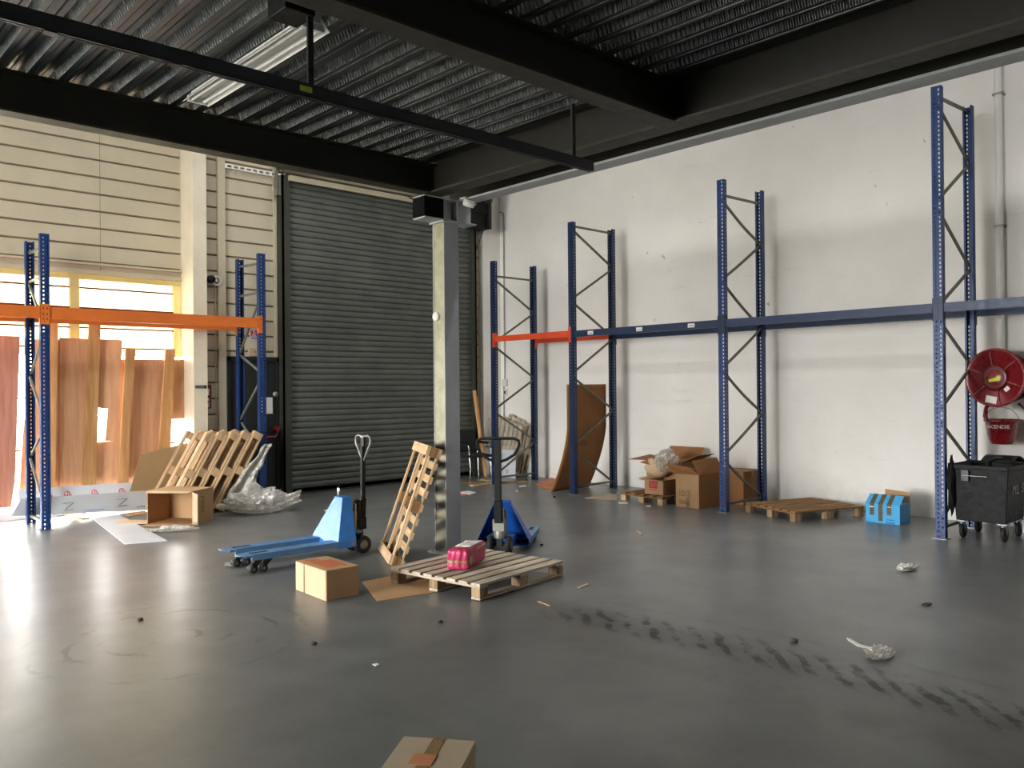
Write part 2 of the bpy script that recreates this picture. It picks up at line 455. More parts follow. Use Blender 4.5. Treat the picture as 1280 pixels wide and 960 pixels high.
b = MB(); A, Q = SKYL
roof_piece(LX-.2, RY-.2, A[0], WY+.2); roof_piece(A[0], RY-.2, A[1], A[2]); roof_piece(A[0], A[3], A[1], WY+.2)
roof_piece(A[1], RY-.2, Q[0], WY+.2); roof_piece(Q[0], RY-.2, Q[1], Q[2]); roof_piece(Q[0], Q[3], Q[1], WY+.2); roof_piece(Q[1], RY-.2, WX+.2, WY+.2)
struct(b.build('ceiling', 'roof'))
for q in SKYL:
    b = MB(); b.b2((q[0], q[2], ROOF+.02), (q[1], q[3], ROOF+.03)); struct(b.build('window_roof', 'pane'))

def cladding(name, x0, x1, z0, z1, y, seams=(), parent=None):
    """painted steel tray wall: broad flats with a narrow recessed joint every 24 cm"""
    P = .2425; b = MB(); k0 = math.floor(z0/P); prof = []
    z = z0
    prof.append((0, z0))
    k = k0
    while True:
        gz = k*P + .10
        k += 1
        if gz < z0+.02: continue
        if gz+.04 > z1-.01: break
        prof += [(0, gz), (.012, gz+.003), (.035, gz+.008), (.035, gz+.024), (.012, gz+.027), (0, gz+.032)]
    prof.append((0, z1))
    n = len(prof)
    vs = [Vector((x0, y+d, zz)) for d, zz in prof] + [Vector((x1, y+d, zz)) for d, zz in prof]
    for i in range(n-1):
        b.mat(1 if prof[i][0] > .02 and prof[i+1][0] > .02 else 0)
        b.add([vs[i], vs[n+i], vs[n+i+1], vs[i+1]], [(0, 1, 2, 3)])
    b.mat(0)
    b.b2((x0, y+.04, z0), (x1, y+.16, z1))
    b.b2((x0, y+.0, z0), (x0+.004, y+.05, z1)); b.b2((x1-.004, y, z0), (x1, y+.05, z1))
    b.mat(1)
    for sx in seams: b.b2((sx-.003, y-.002, z0), (sx+.003, y+.002, z1))
    return b.build(name, ['cladding', 'groove'], parent)
b = MB(); b.b2((LX, WY-.0, 0), (WIN[0], WY+.16, WIN[2]+.02)); struct(b.build('wall_window_side', 'cladding'))
struct(cladding('wall_back', LX, 4.88, WIN[2]+.02, ROOF, WY, (AY(125, 250, WY).x, .4, -2.4)), 'cream metal clad wall above the window')
struct(cladding('wall_back.001', 5.08, 5.45, 0, ROOF, BY), 'narrow cream clad wall strip beside the pillar')
struct(cladding('wall_back.002', 5.45, 6.31, 2.21, ROOF, BY), 'cream clad wall above the black door')
struct(cladding('wall_back.003', 6.31, 10.36, 5.16, ROOF, BY), 'cream clad wall above the roller shutter')
struct(cladding('wall_back.004', 10.36, 10.62, 0, ROOF, BY), 'clad wall strip right of the roller shutter')
b = MB(); b.b2((10.60, BY-.12, 0), (WX, BY+.16, ROOF)); struct(b.build('wall_corner', 'wall'), 'white plastered pier in the corner')
b = MB(); b.b2((4.88, 12.10, 0), (5.09, WY+.06, ROOF)); struct(b.build('pillar', 'pillar', bevel=.004), 'cream painted pillar between window and black door')
# upright flashings on the clad wall
b = MB(); b.b2((5.33, BY-.045, 0), (5.45, BY+.002, ROOF)); struct(b.build('trim_1', 'cladding', bevel=.003))
b = MB(); b.b2((6.25, BY-.03, 2.21), (6.31, BY+.002, ROOF)); struct(b.build('trim_2', 'cladding', bevel=.003))
b = MB(); b.b2((LX, WY-.03, WIN[2]-.03), (4.88, WY+.02, WIN[2]+.03)); b.b2((LX, WY-.06, WIN[2]+.10), (4.88, WY, WIN[2]+.13))
struct(b.build('trim_3', 'cladding', bevel=.003), 'cream sill angle over the window')
# base upstand under the window
b = MB(); b.b2((LX, WY-.06, 0), (4.88, WY+.12, .10)); struct(b.build('baseboard_back', 'grey_sheet', bevel=.004))

# translucent window wall behind the boards
wroot = struct(bpy.data.objects.new('window_1', None), 'bright translucent window wall behind the plywood boards'); COL.objects.link(wroot)
xs = [AY(94, 370, WY).x - 1.26*2*k for k in range(0, 1)]
fr = MB()
for x in xs: fr.b2((x-.06, WY+.02, .1), (x+.06, WY+.10, WIN[2]-.1))
x = AY(224, 390, WY).x; fr.b2((x-.07, WY+.02, 2.2), (x+.05, WY+.10, WIN[2]-.1))
fr.b2((WIN[0], WY+.02, WIN[2]-.1), (4.88, WY+.10, WIN[2]))
fr.build('window_frame', 'mullion', wroot, .004)
tr = MB()
for z in (3.14, 2.86, 2.58, 2.3, 1.6, .9): tr.b2((WIN[0], WY+.05, z), (4.80, WY+.08, z+.022))
tr.build('glazing_bar', 'transom', wroot)
edges = [WIN[0]] + sorted(xs) + [x, 4.88]
for i in range(len(edges)-1):
    p = MB(); p.b2((edges[i]+.0, WY+.105, 2.2), (edges[i+1], WY+.11, WIN[2])); tag(p.build('pane', 'milky', wroot), 'milky translucent sheet')
    p = MB(); p.b2((edges[i]+.0, WY+.105, .1), (edges[i+1], WY+.11, 2.2)); p.build('pane', 'pane', wroot)

# roller shutter
door = struct(bpy.data.objects.new('door_1', None), 'closed dark grey roller shutter'); COL.objects.link(door)
DX0, DX1 = 6.44, 10.29
b = MB(); prof = []; pz = .0975
k = 0; z = .09
while z < 5.02:
    prof += [(.0, z), (.018, z+.012), (.024, z+.04), (.022, z+.07), (.012, z+.088), (.0, z+.0925)]
    z += pz
n = len(prof); yy = BY-.10
vs = [Vector((DX0, yy-d, zz)) for d, zz in prof] + [Vector((DX1, yy-d, zz)) for d, zz in prof]
b.add(vs, [(i, n+i, n+i+1, i+1) for i in range(n-1)], False)
b.build('curtain', 'shutter', door, solid=.003)
b = MB(); xg = AY(422, 612, yy).x
b.b2((DX0+.05, yy-.03, .0), (xg-.02, yy+.02, .095)); b.b2((xg+.025, yy-.03, .0), (DX1, yy+.02, .095)); b.b2((DX0, yy-.03, .035), (DX1, yy+.02, .096))
b.build('bottom_rail', 'shutter_frame', door)
for a, c in ((6.31, 6.46), (10.27, 10.37)):
    b = MB(); b.b2((a, BY-.19, .03 if a < 7 else 0), (c, BY-.135, 5.12)); b.b2((a, BY-.19, .03 if a < 7 else 0), (a+.04, BY, 5.12)) if a < 7 else b.b2((c-.04, BY-.19, 0), (c, BY, 5.12))
    b.b2((a, BY-.075, .03 if a < 7 else 0), (c, BY-.02, 5.12)); b.build('guide_rail', 'shutter_frame', door)
b = MB(); b.b2((6.40, BY-.16, 5.06), (10.36, BY-.01, 5.16)); b.build('lintel', 'shutter_frame', door)
b = MB(); b.b2((6.42, BY-.26, 5.03), (10.40, BY-.20, 5.115)); b.b2((6.42, BY-.21, 5.10), (10.40, BY, 5.115)); b.build('header_angle', 'cladding', door)
b = MB(); b.cyl((6.4, BY-.42, 5.48), (10.4, BY-.42, 5.48), .20, 24); b.build('roll', 'shutter', door)
b = MB(); b.b2((6.30, BY-.62, 5.2), (6.36, BY, 5.75)); b.b2((10.36, BY-.62, 5.2), (10.42, BY, 5.75)); b.build('end_plate', 'shutter_frame', door)

# black personnel door
door2 = struct(bpy.data.objects.new('door_2', None), 'black steel exit door left of the shutter'); COL.objects.link(door2)
b = MB(); b.b2((5.45, BY-.07, .0), (5.51, BY+.1, 2.2)); b.b2((6.26, BY-.07, .0), (6.32, BY+.1, 2.2)); b.b2((5.45, BY-.07, 2.14), (6.32, BY+.1, 2.215))
b.build('door_frame', 'black_door', door2, .003)
b = MB(); b.b2((5.51, BY-.04, .05), (6.26, BY, 2.14)); b.build('door_leaf', 'black_door', door2, .003)
b = MB(); b.b2((5.51, BY-.05, 0), (6.06, BY+.02, .05)); b.b2((6.22, BY-.05, 0), (6.26, BY+.02, .05)); b.b2((5.51, BY-.05, .035), (6.26, BY+.02, .052)); b.build('threshold', 'black_door', door2)
c = AY(344, 493, BY-.06); b = MB(); b.lathe([(.03, 0), (.045, .02), (.045, .045), (.02, .06), (.0, .062)], (c.x, BY-.04, c.z), (0, -1, 0)); b.build('knob', 'galvanised', door2)
a, c = AY(334, 546, BY-.14), AY(348, 538, BY-.14)
b = MB(); b.tube([(5.62, BY-.04, a.z), (5.62, BY-.13, a.z), (c.x-.05, BY-.13, a.z-.01), (c.x, BY-.13, c.z-.02), (c.x, BY-.13, c.z+.03)], .016); b.b2((c.x-.04, BY-.15, c.z), (c.x+.03, BY-.04, c.z+.06))
tag(b.build('push_bar', 'hose_red', door2), 'red panic bar')
a, c = AY(323, 497, BY-.05), AY(341, 517, BY-.05)
b = MB(); b.b2((a.x, BY-.046, c.z), (c.x, BY-.041, a.z)); tag(b.build('notice', 'paper'), 'white paper notice taped to the black door', 'notice')

# ------------------------------------------------------------------ mezzanine
ZB = 3.65
def ibeam(name, p, q, w, h, label, mats=('beam', 'beam_scuff'), tf=.016, tw=.012):
    """I-section from p to q, z is the underside"""
    p, q = Vector(p), Vector(q); b = MB(); up = Vector((0, 0, 1))
    b.mat(1); b.bar(p+up*tf/2, q+up*tf/2, w, tf)
    b.mat(0); b.bar(p+up*(h-tf/2), q+up*(h-tf/2), w, tf); b.bar(p+up*h/2, q+up*h/2, tw, h-2*tf)
    return struct(b.build(name, list(mats)), label)
YB = 6.66
ibeam('mezzanine_beam', (LX, YB, ZB+.002), (5.14, YB, ZB+.002), .15, .295, 'dark steel edge beam in front of the cream wall')
ibeam('mezzanine_beam', (5.15, RY, ZB), (5.15, 6.95, ZB), .20, .36, 'dark olive edge beam on the left of the twin pair', tf=.02)
ibeam('mezzanine_beam', (5.59, RY, ZB-.004), (5.59, 6.95, ZB-.004), .18, .36, 'dark olive edge beam nearest the white wall', ('beam', 'stub'), tf=.02)  # pale bottom flange: light from the wall is painted into its colour
ibeam('mezzanine_beam', (LX, 3.72, ZB+.002), (5.14, 3.72, ZB+.002), .17, .295, 'dark cross beam under the ribbed deck')
ibeam('mezzanine_beam', (LX, .6, ZB), (5.06, .6, ZB), .17, .295, 'dark cross beam behind the camera')
# ribbed steel decking
DZ = 3.95; b = MB(); P = .198; x = LX; r0, r1 = RY, 6.76
cells = [(0, 0, .0), (.028, 0, 0), (.034, .006, 0), (.042, .006, 0), (.048, 0, 0), (.072, 0, 1), (.098, .062, 0), (.142, .062, 0), (.148, .056, 0), (.156, .062, 1)]
off = AY(17, 96, YB).x % P
pr = []; x = LX+off-.07
while x < 5.0:
    pr += [(x+cx_, DZ+cz_, m_) for cx_, cz_, m_ in ((0, 0, 0), (.026, 0, 0), (.030, .007, 0), (.040, .007, 0), (.044, 0, 0), (.070, 0, 1), (.092, .058, 0), (.126, .058, 0), (.132, .050, 0), (.142, .050, 0), (.148, .058, 0), (.176, .058, 1))]
    x += P
for i in range(len(pr)-1):
    b.mat(pr[i][2]); (xa, za, _), (xb_, zb_, _) = pr[i], pr[i+1]
    b.add([(xa, r0, za), (xb_, r0, zb_), (xb_, r1, zb_), (xa, r1, za)], [(0, 3, 2, 1)])
struct(b.build('ceiling_deck', ['deck_sheet', 'deck_embossed'], solid=.0015), 'ribbed galvanised steel deck overhead')
b = MB(); b.b2((LX, RY, 4.03), (5.70, 6.80, 4.13)); struct(b.build('ceiling_slab', 'roof'))
# steel column
cx, cy = 5.37, 6.76
col = struct(bpy.data.objects.new('steel_column', None), 'grey steel column with faded hazard stripes on its foot'); col.location = (cx, cy, 0); COL.objects.link(col)
b = MB(); cw, ch = .19, .19
b.b2((-cw/2, -ch/2, .012), (cw/2, -ch/2+.012, 3.40)); b.b2((-cw/2, ch/2-.012, .012), (cw/2, ch/2, 3.40)); b.build('flange', 'column', col, .002)
b = MB(); b.b2((-.088, -ch/2+.0125, .012), (-.076, ch/2-.0125, 3.40)); b.b2((.0, -ch/2+.0125, .012), (.012, ch/2-.0125, 3.4)); b.build('web', 'hazard', col)
b = MB(); b.b2((-.15, -.15, 0), (.15, .15, .012))
for sx in (-1, 1):
    for sy in (-1, 1): b.cyl((sx*.12, sy*.12, .012), (sx*.12, sy*.12, .03), .014, 6)
b.build('base_plate', 'column', col)
b = MB(); b.b2((-.12, -.12, 3.40), (.12, .12, 3.415)); b.build('cap_plate', 'stub', col)
b = MB(); x0, x1 = -.34, .34
b.b2((x0, -.10, 3.415), (x1, .10, 3.43)); b.b2((x0, -.10, 3.632), (x1, .10, 3.646)); b.b2((x0, -.006, 3.43), (x1, .006, 3.632))
for sx in (-.09, .09): b.b2((sx-.006, -.095, 3.43), (sx+.006, .095, 3.632))
b.build('head_beam', 'stub', col)
b = MB(); b.b2((x0-.004, -.1, 3.43), (x0+.006, .1, 3.632)); b.b2((x0, -.10, 3.43), (-.10, -.094, 3.632)); b.build('end_plate', 'matte_black', col)
c = AX(548, 396, cx-.075); b = MB(); b.lathe([(.045, 0), (.048, .01), (.048, .025), (.042, .032), (.03, .034), (0, .034)], (cx-.09, c.y, c.z), (-1, 0, 0)); b.b2((cx-.09, c.y-.04, c.z-.03), (cx-.061, c.y+.04, c.z+.03))
tag(b.build('wall_gauge', 'white_enamel'), 'small round white dial on the grey steel column', 'dial')
c = AY(580, 243, cy-.16)
t = thing('sensor', 'small white camera under the beam at the top of the steel column', 'camera', (c.x, cy-.13, 3.646))
b = MB(); b.b2((-.05, -.03, 0), (.06, .05, .015)); b.build('mount', 'white_enamel', t)
b = MB(); b.lathe([(.0, -.05), (.03, -.045), (.04, 0), (.04, .06), (.03, .07), (0, .07)], (0, -.02, -.045), (.6, -.5, -.2), 16); b.build('housing', 'white_enamel', t)
t.location.z = 3.646 - .0
t.location.y = cy-.20

# ------------------------------------------------------------------ hanging rail, rods, batten light
def on_rail(x, y): 
    d = ray(x, y); q = 3.86/d.y; return Vector((d.x*q, 3.86, H+d.z*q))
rl, rr_ = on_rail(0, 12), on_rail(742, 207)
zr = (rl.z+rr_.z)/2
t = thing('hanging_rail', 'dark steel channel hung on rods under the ribbed deck', 'rail', (0, 3.88, zr))
b = MB(); xa, xe = -3.2, rr_.x
b.b2((xa, -.022, -.035), (xe, -.018, .035)); b.b2((xa, -.022, .031), (xe, .022, .035)); b.b2((xa, -.022, -.035), (xe, -.006, -.031)); b.b2((xa, .006, -.035), (xe, .022, -.031)); b.b2((xa, .018, -.035), (xe, .022, .035))
b.build('channel', 'rail', t)
for px_ in (388, 716):
    x = AY(px_, 112, 3.88).x
    b = MB(); b.b2((x-.016, -.008, .035), (x+.016, .008, ZB-zr)); b.build('hanger_rod', 'dark_steel', t)
x = AY(383, 112, 3.88).x; b = MB(); b.b2((x-.05, -.0235, -.01), (x+.02, -.0222, .018)); tag(b.build('tag', 'label_green', t), 'yellow marking')
for px_ in (62, 218):
    x = AY(px_, 40, 3.88).x; b = MB(); b.b2((x-.025, -.025, -.042), (x+.025, .025, -.0355)); b.build('coupler', 'dark_steel', t)
t = thing('strip_light', 'white fluorescent strip light, unlit, under the ribbed deck', 'ceiling light', (2.44, 5.12, 3.80))
b = MB(); L = .86
for sx in (-1, 1): b.prism([(sx*.035, -L, .05), (sx*.092, -L, -.015), (sx*.094, -L, -.012), (sx*.037, -L, .055)], (0, 2*L, 0))
b.build('reflector', 'white_enamel', t)
b = MB(); b.b2((-.035, -L, .02), (.035, L, .07)); b.build('body', 'white_enamel', t, .003)
for sx in (-.045, .045):
    b = MB(); b.cyl((sx, -L+.05, .0), (sx, L-.05, .0), .013, 12); b.build('tube', 'white_enamel', t)
for yy_ in (-L+.02, L-.05):
    b = MB(); b.b2((-.07, yy_, -.015), (.07, yy_+.03, .03)); b.build('lamp_holder', 'white_enamel', t)
for yy_ in (-.5, .5):
    b = MB(); b.b2((-.01, yy_-.01, .07), (.01, yy_+.01, .15)); b.build('bracket', 'galvanised', t)
c = AY(372, 28, 4.05)
b = MB(); b.b2((c.x-.10, 4.0, 3.72), (c.x+.08, 4.2, 3.83)); b.b2((c.x-.04, 4.05, 3.83), (c.x, 4.1, 3.948)); tag(b.build('junction_box', 'black_plastic', bevel=.006), 'black box under the deck at the end of the strip light', 'electrical box')

# ================================================================== racking
def post_mesh(h, name):
    """perforated open steel channel, web towards -x"""
    b = MB(); p = .05; rows = int(h/p); w = .05
    def q(a, bb, c, d): b.add([a, bb, c, d], [(0, 1, 2, 3)])
    def f(y0, y1, z0, z1): q((0, y1, z0), (0, y0, z0), (0, y0, z1), (0, y1, z1))
    for i in range(rows):
        z = i*p; zt = z+p if i < rows-1 else h
        f(-w, -.036, z, zt); f(-.020, .010, z, zt); f(.024, w, z, zt)
        f(-.036, -.020, z, z+.011); f(-.036, -.020, z+.037, zt)
        f(.010, .024, z, z+.019); f(.010, .024, z+.038, zt)
        for s_ in (-1, 1):
            y = s_*w
            def g(x0, x1, z0, z1): q((x0, y, z0), (x1, y, z0), (x1, y, z1), (x0, y, z1))
            g(0, .032, z, zt); g(.043, .075, z, zt); g(.032, .043, z, z+.018); g(.032, .043, z+.03, zt)
    for s_ in (-1, 1): q((.075, s_*w, 0), (.075, s_*.030, 0), (.075, s_*.030, h), (.075, s_*w, h))
    return b
def rack_frame(label, loc, rz, h, D, hor, diag, blue='rack_blue', brace='brace_dull', bow=0., group=None):
    """two perforated posts (front at x=0, rear at x=D) tied by horizontal and diagonal braces"""
    t = thing('rack_frame', label, 'rack upright', loc, rz, group)
    pm = post_mesh(h, 'post')
    pm.build('post', blue, t, solid=.0028)
    m2 = MB(); m2.add([(D-v.x, -v.y, v.z) for v in pm.v], pm.f); m2.build('post', blue, t, solid=.0028)
    for x in (.03, D-.03):
        b = MB(); b.b2((x-.06, -.075, 0), (x+.06, .075, .006)); b.cyl((x+.04, .06, .006), (x+.04, .06, .02), .01, 6); b.build('foot_plate', 'galvanised', t)
    for z in hor:
        za, zb_ = z if isinstance(z, tuple) else (z, z)
        b = MB(); b.bar((.045, 0, za), (D-.045, 0, zb_), .03, .03); b.build('horizontal_brace', brace, t)
    for k, (fz, rz_) in enumerate(diag):
        A, B_ = Vector((.05, .006*(-1)**k, fz)), Vector((D-.05, .006*(-1)**k, rz_))
        b = MB()
        if bow:
            pts = [A.lerp(B_, i/6) + Vector((0, 0, -bow*math.sin(math.pi*i/6)*(1 if fz > rz_ else .3))) for i in range(7)]
            for i in range(6): b.bar(pts[i], pts[i+1], .024, .03)
        else: b.bar(A, B_, .024, .03)
        b.build('diagonal_brace', brace, t)
    return t
def rack_beam(label, p, q, h, mat, face, con_h=.25, labels=(), group=None):
    """box beam between two posts; face = unit vector towards the outside (aisle or wall)"""
    p, q, face = Vector(p), Vector(q), Vector(face); t = thing('rack_beam', label, 'rack beam', p, 0, group); d = (q-p); L = d.length; d.normalize()
    c = -face*.024; up = Vector((0, 0, 1))
    b = MB(); b.bar(d*.052+c, d*(L-.052)+c, .044, h); b.bar(d*.052+c-face*.01+up*(h/2-.006), d*(L-.052)+c-face*.01+up*(h/2-.006), .03, .016)
    b.bar(d*.053-face*.0015+up*(h*.5-.012), d*(L-.053)-face*.0015+up*(h*.5-.012), .005, .022)
    b.bar(d*.053-face*.0015-up*(h*.5-.010), d*(L-.053)-face*.0015-up*(h*.5-.010), .005, .018); b.build('rail', mat, t)
    for s_, e in ((1, 0.), (-1, L)):
        b = MB(); m = d*e
        ctr = d*(e+s_*.0545)
        Mx = Matrix((d, -face, up)).transposed()
        b.box(ctr-face*.022-up*.02, (.006, .06, con_h), Mx)
        b.box(d*(e+s_*.029)+face*.006-up*.02, (.056, .004, con_h), Mx)
        for zz in (-.07, .0, .06): b.mat(1).box(d*(e+s_*.022)+face*.009-up*(zz+.02), (.010, .002, .022), Mx)
        b.build('connector', [mat, 'black_door'], t)
    for u, wd in labels:
        b = MB(); b.box(d*u+face*.003, (wd, .002, .055), Matrix((d, -face, up)).transposed())
        b.mat(1); b.box(d*u+face*.0045-up*.005, (wd*.7, .001, .008), Matrix((d, -face, up)).transposed()); b.build('label', ['paper', 'print_dark'], t)
    return t
FX, RX = 9.62, 10.66; D = RX-FX
ys = [AX(616, 450, FX).y, AX(714, 450, FX).y, AX(902, 440, FX).y, AX(1173, 440, FX).y]
ys.append(ys[3]-2.80)
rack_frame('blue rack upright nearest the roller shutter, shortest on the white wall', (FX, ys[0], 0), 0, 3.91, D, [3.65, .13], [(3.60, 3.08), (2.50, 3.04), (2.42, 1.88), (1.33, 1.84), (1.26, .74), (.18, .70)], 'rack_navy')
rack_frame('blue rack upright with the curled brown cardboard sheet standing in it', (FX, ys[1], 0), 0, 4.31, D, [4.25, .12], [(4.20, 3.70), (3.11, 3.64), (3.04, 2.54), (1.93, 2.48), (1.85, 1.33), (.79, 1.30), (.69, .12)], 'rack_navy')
rack_frame('blue rack upright with bowed braces beside the open cartons', (FX, ys[2], 0), 0, 4.46, D, [(4.26, 4.28), .11], [(4.20, 3.72), (3.14, 3.68), (3.09, 2.54), (1.96, 2.50), (1.89, 1.33), (.78, 1.30), (.70, .14)], 'rack_blue', bow=.03)
rack_frame('tallest blue rack upright, beside the black wheeled bin', (FX, ys[3], 0), 0, 4.97, D, [(4.86, 4.91), .12], [(4.79, 4.32), (3.74, 4.28), (3.62, 3.08), (2.58, 3.04), (2.40, 1.93), (1.43, 1.90), (1.28, .76), (.22, .72)], 'rack_blue')
rack_frame('blue rack upright beyond the red hose reel, right of the photo', (FX, ys[4], 0), 0, 4.97, D, [(4.86, 4.91), .12], [(4.79, 4.32), (3.74, 4.28), (3.62, 3.08), (2.58, 3.04), (2.40, 1.93), (1.43, 1.90), (1.28, .76), (.22, .72)], 'rack_blue')
zb = 2.535
gB = None
for nm, X, fc in (('front', FX+.002, (-1, 0, 0)), ('rear', RX-.002, (1, 0, 0))):
    side = 'aisle side' if nm == 'front' else 'wall side'
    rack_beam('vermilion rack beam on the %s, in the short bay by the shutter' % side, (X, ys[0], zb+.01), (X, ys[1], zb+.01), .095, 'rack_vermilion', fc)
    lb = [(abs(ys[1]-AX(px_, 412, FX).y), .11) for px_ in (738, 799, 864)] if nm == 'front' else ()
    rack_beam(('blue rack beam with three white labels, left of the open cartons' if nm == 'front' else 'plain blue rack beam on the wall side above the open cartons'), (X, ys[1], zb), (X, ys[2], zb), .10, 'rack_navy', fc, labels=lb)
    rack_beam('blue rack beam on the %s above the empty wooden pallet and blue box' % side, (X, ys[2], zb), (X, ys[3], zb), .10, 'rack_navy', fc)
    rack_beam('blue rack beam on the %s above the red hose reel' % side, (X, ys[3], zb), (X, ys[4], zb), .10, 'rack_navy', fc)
LY, LD = 11.29, .78
x1, x2 = AY(57, 480, LY).x, AY(328.5, 460, LY).x
dl = [(2.50, 3.08), (2.42, 1.93), (1.36, 1.89), (1.28, .88), (.28, .84)]
rack_frame('blue rack upright standing alone in front of the plywood boards', (x1, LY, 0), R(90), 3.63, LD, [(3.47, 3.48), 3.11, .10], dl, 'rack_blue', 'galvanised')
rack_frame('blue rack upright with wooden pallets leaning on it by the black door', (x2, LY, 0), R(90), 3.68, LD, [(3.54, 3.57), 3.12, .10], [(3.05, 2.26), (1.94, 2.21), (1.84, 1.25), (.72, 1.20), (.66, .12)], 'rack_blue', 'galvanised')
rack_frame('blue rack upright left of the photo at the window wall', (x1-2.87, LY, 0), R(90), 3.63, LD, [3.48, 3.11, .10], dl, 'rack_blue', 'galvanised')
zo = 2.665
for nm, Y_, fc in (('aisle side', LY+.002, (0, -1, 0)), ('window side', LY+LD-.002, (0, 1, 0))):
    rack_beam('orange rack beam on the %s between the two left uprights' % nm, (x1, Y_, zo), (x2, Y_, zo), .145, 'rack_orange', fc)
    rack_beam('orange rack beam on the %s, cut off by the left edge of the photo' % nm, (x1-2.87, Y_, zo), (x1, Y_, zo), .145, 'rack_orange', fc)

# ================================================================== pallets
def pallet(label, loc, rz=0., L=1.2, W=.8, n=7, hb=.10, bw=None, mats=('wood', 'wood_y', 'wood_z'), cross=False, bottom=True, group=None, rot=None, rw=.095):
    """timber pallet with its corner at the origin; deck boards along x (or along y when cross)"""
    m1, m2, m3 = mats; t = thing('pallet', label, 'pallet', loc, rz, group, rot); rnd = random.Random(int(loc[0]*100)+n)
    tb = .019; zt = hb
    if cross: m1, m2 = m2, m1
    if cross:
        bw = bw or .085
        for i in range(n):
            x = i*(L-bw)/(n-1); b = MB(); b.b2((x, 0, zt+tb), (x+bw, W, zt+2*tb)); b.build('deck_board', m1, t, .002)
        ysb = [(0, rw*.8), (W/2-rw*.42, W/2+rw*.42), (W-rw*.8, W)]
        for a, c in ysb: b = MB(); b.b2((0, a+.003, zt), (L, c-.003, zt+tb)); b.build('stringer', m2, t, .002)
    else:
        bw = bw or .105
        for i in range(n):
            y = i*(W-bw)/(n-1); dz = rnd.uniform(-.001, .001); b = MB(); b.b2((0, y, zt+tb), (L, y+bw, zt+2*tb+dz)); b.build('deck_board', m1, t, .002)
        for a, c in ((0, .10), (L/2-.05, L/2+.05), (L-.10, L)): b = MB(); b.b2((a, 0, zt), (c, W, zt+tb)); b.build('stringer', m2, t, .002)
    zb0 = tb if bottom else 0
    for xa, xc in ((0, .10), (L/2-.06, L/2+.06), (L-.10, L)):
        for ya, yc in ((0, rw), (W/2-rw*.52, W/2+rw*.52), (W-rw, W)):
            b = MB(); b.b2((xa+.001, ya+.001, zb0), (xc-.001, yc-.001, zt)); b.build('block', m3, t, .003)
    if bottom:
        for ya, yc in ((0, rw), (W/2-rw/2, W/2+rw/2), (W-rw, W)):
            b = MB(); b.b2((0, ya, 0), (L, yc, tb)); b.build('runner', 'wood_brown' if mats[0] == 'wood_brown' else m2 if cross else m1, t, .002)
    return t
pA, pB, pC = G(600, 752), G(704, 720), G(490, 728)
ang = math.atan2(pB.y-pA.y, pB.x-pA.x)
PL, PW = (pB-pA).length, (pC-pA).length
pallet('pale wooden pallet on the floor with the pink package on top', pA+Vector((0, 0, .0055)), ang, PL, PW, 8, .094, .098, ('wood_grey', 'wood_grey_y', 'wood_grey_z'))
a = G(994, 653); c = G(932, 640)
ang2 = math.atan2(c.y-a.y, c.x-a.x)-math.pi/2
pallet('empty brown wooden pallet lying beside the blue box', a, ang2, 1.12, (c-a).length, 7, .095, .098, ('wood_brown', 'wood_brown_y', 'wood_grey_z'), bottom=False)
a = G(828, 632); c = G(776, 625)
pallet('pallet beneath the small carton with the red print', a, math.atan2(c.y-a.y, c.x-a.x)-math.pi/2, 1.12, (c-a).length, 5, .085, .10, ('wood_brown', 'wood_brown_y', 'wood'), bottom=False)

def basis_rot(x, y, z):
    return Matrix((x, y, z)).transposed().to_euler()
# pallet leaning on the column
tl = R(19.5); nh = Vector((.89, -.45, 0)).normalized(); side = Vector((.45, .89, 0)).normalized()
ux = nh*math.sin(tl) + Vector((0, 0, math.cos(tl))); uz = nh*math.cos(tl) - Vector((0, 0, math.sin(tl)))
uy = uz.cross(ux)      # towards the camera or away
org = G(491, 706) + side*.0
org = Vector((4.56, 6.64, .005)) 
uy_ = uy
if uy_.dot(side) < 0:
    org = org + side*.80
pl = pallet('wooden pallet tilted up on end against the grey column', org + Vector((0, 0, .0)), 0, 1.2, .8, 9, .098, .075, ('wood', 'wood_y', 'wood_brown'), cross=True, rot=basis_rot(ux, uy_, uz), rw=.055)
for x0_ in (.002, 1.103):
    b = MB(); b.b2((x0_, .0, -.018), (x0_+.095, .8, -.001)); b.build('end_board', 'wood_y', pl, .002)
# five pallets leaning like books at the black door
tl = R(29.5); ux = Vector((math.sin(tl), 0, math.cos(tl))); uz = Vector((math.cos(tl), 0, -math.sin(tl))); uy = uz.cross(ux)
pos = ['leftmost of the five pallets leaning by the black door', 'second from the left of the five leaning pallets', 'middle one of the five pallets leaning by the black door', 'fourth from the left of the five leaning pallets', 'rightmost leaning pallet, touching the blue rack upright']
x_end = 4.80
for k in range(5):
    X = x_end - (4-k)*.142/math.cos(tl)
    o = Vector((X, 11.17 + (.74 if uy.y < 0 else 0) + [.12, .09, .06, .03, .0][k], .0 + .138*math.sin(tl)+.002))
    pallet('wooden pallet, ' + pos[k], o - uz*.0, 0, 1.2, .74, 7, .098, .085, ('wood', 'wood_y', 'wood'), rot=basis_rot(ux, uy, uz), group='pallets leaning by the black door')

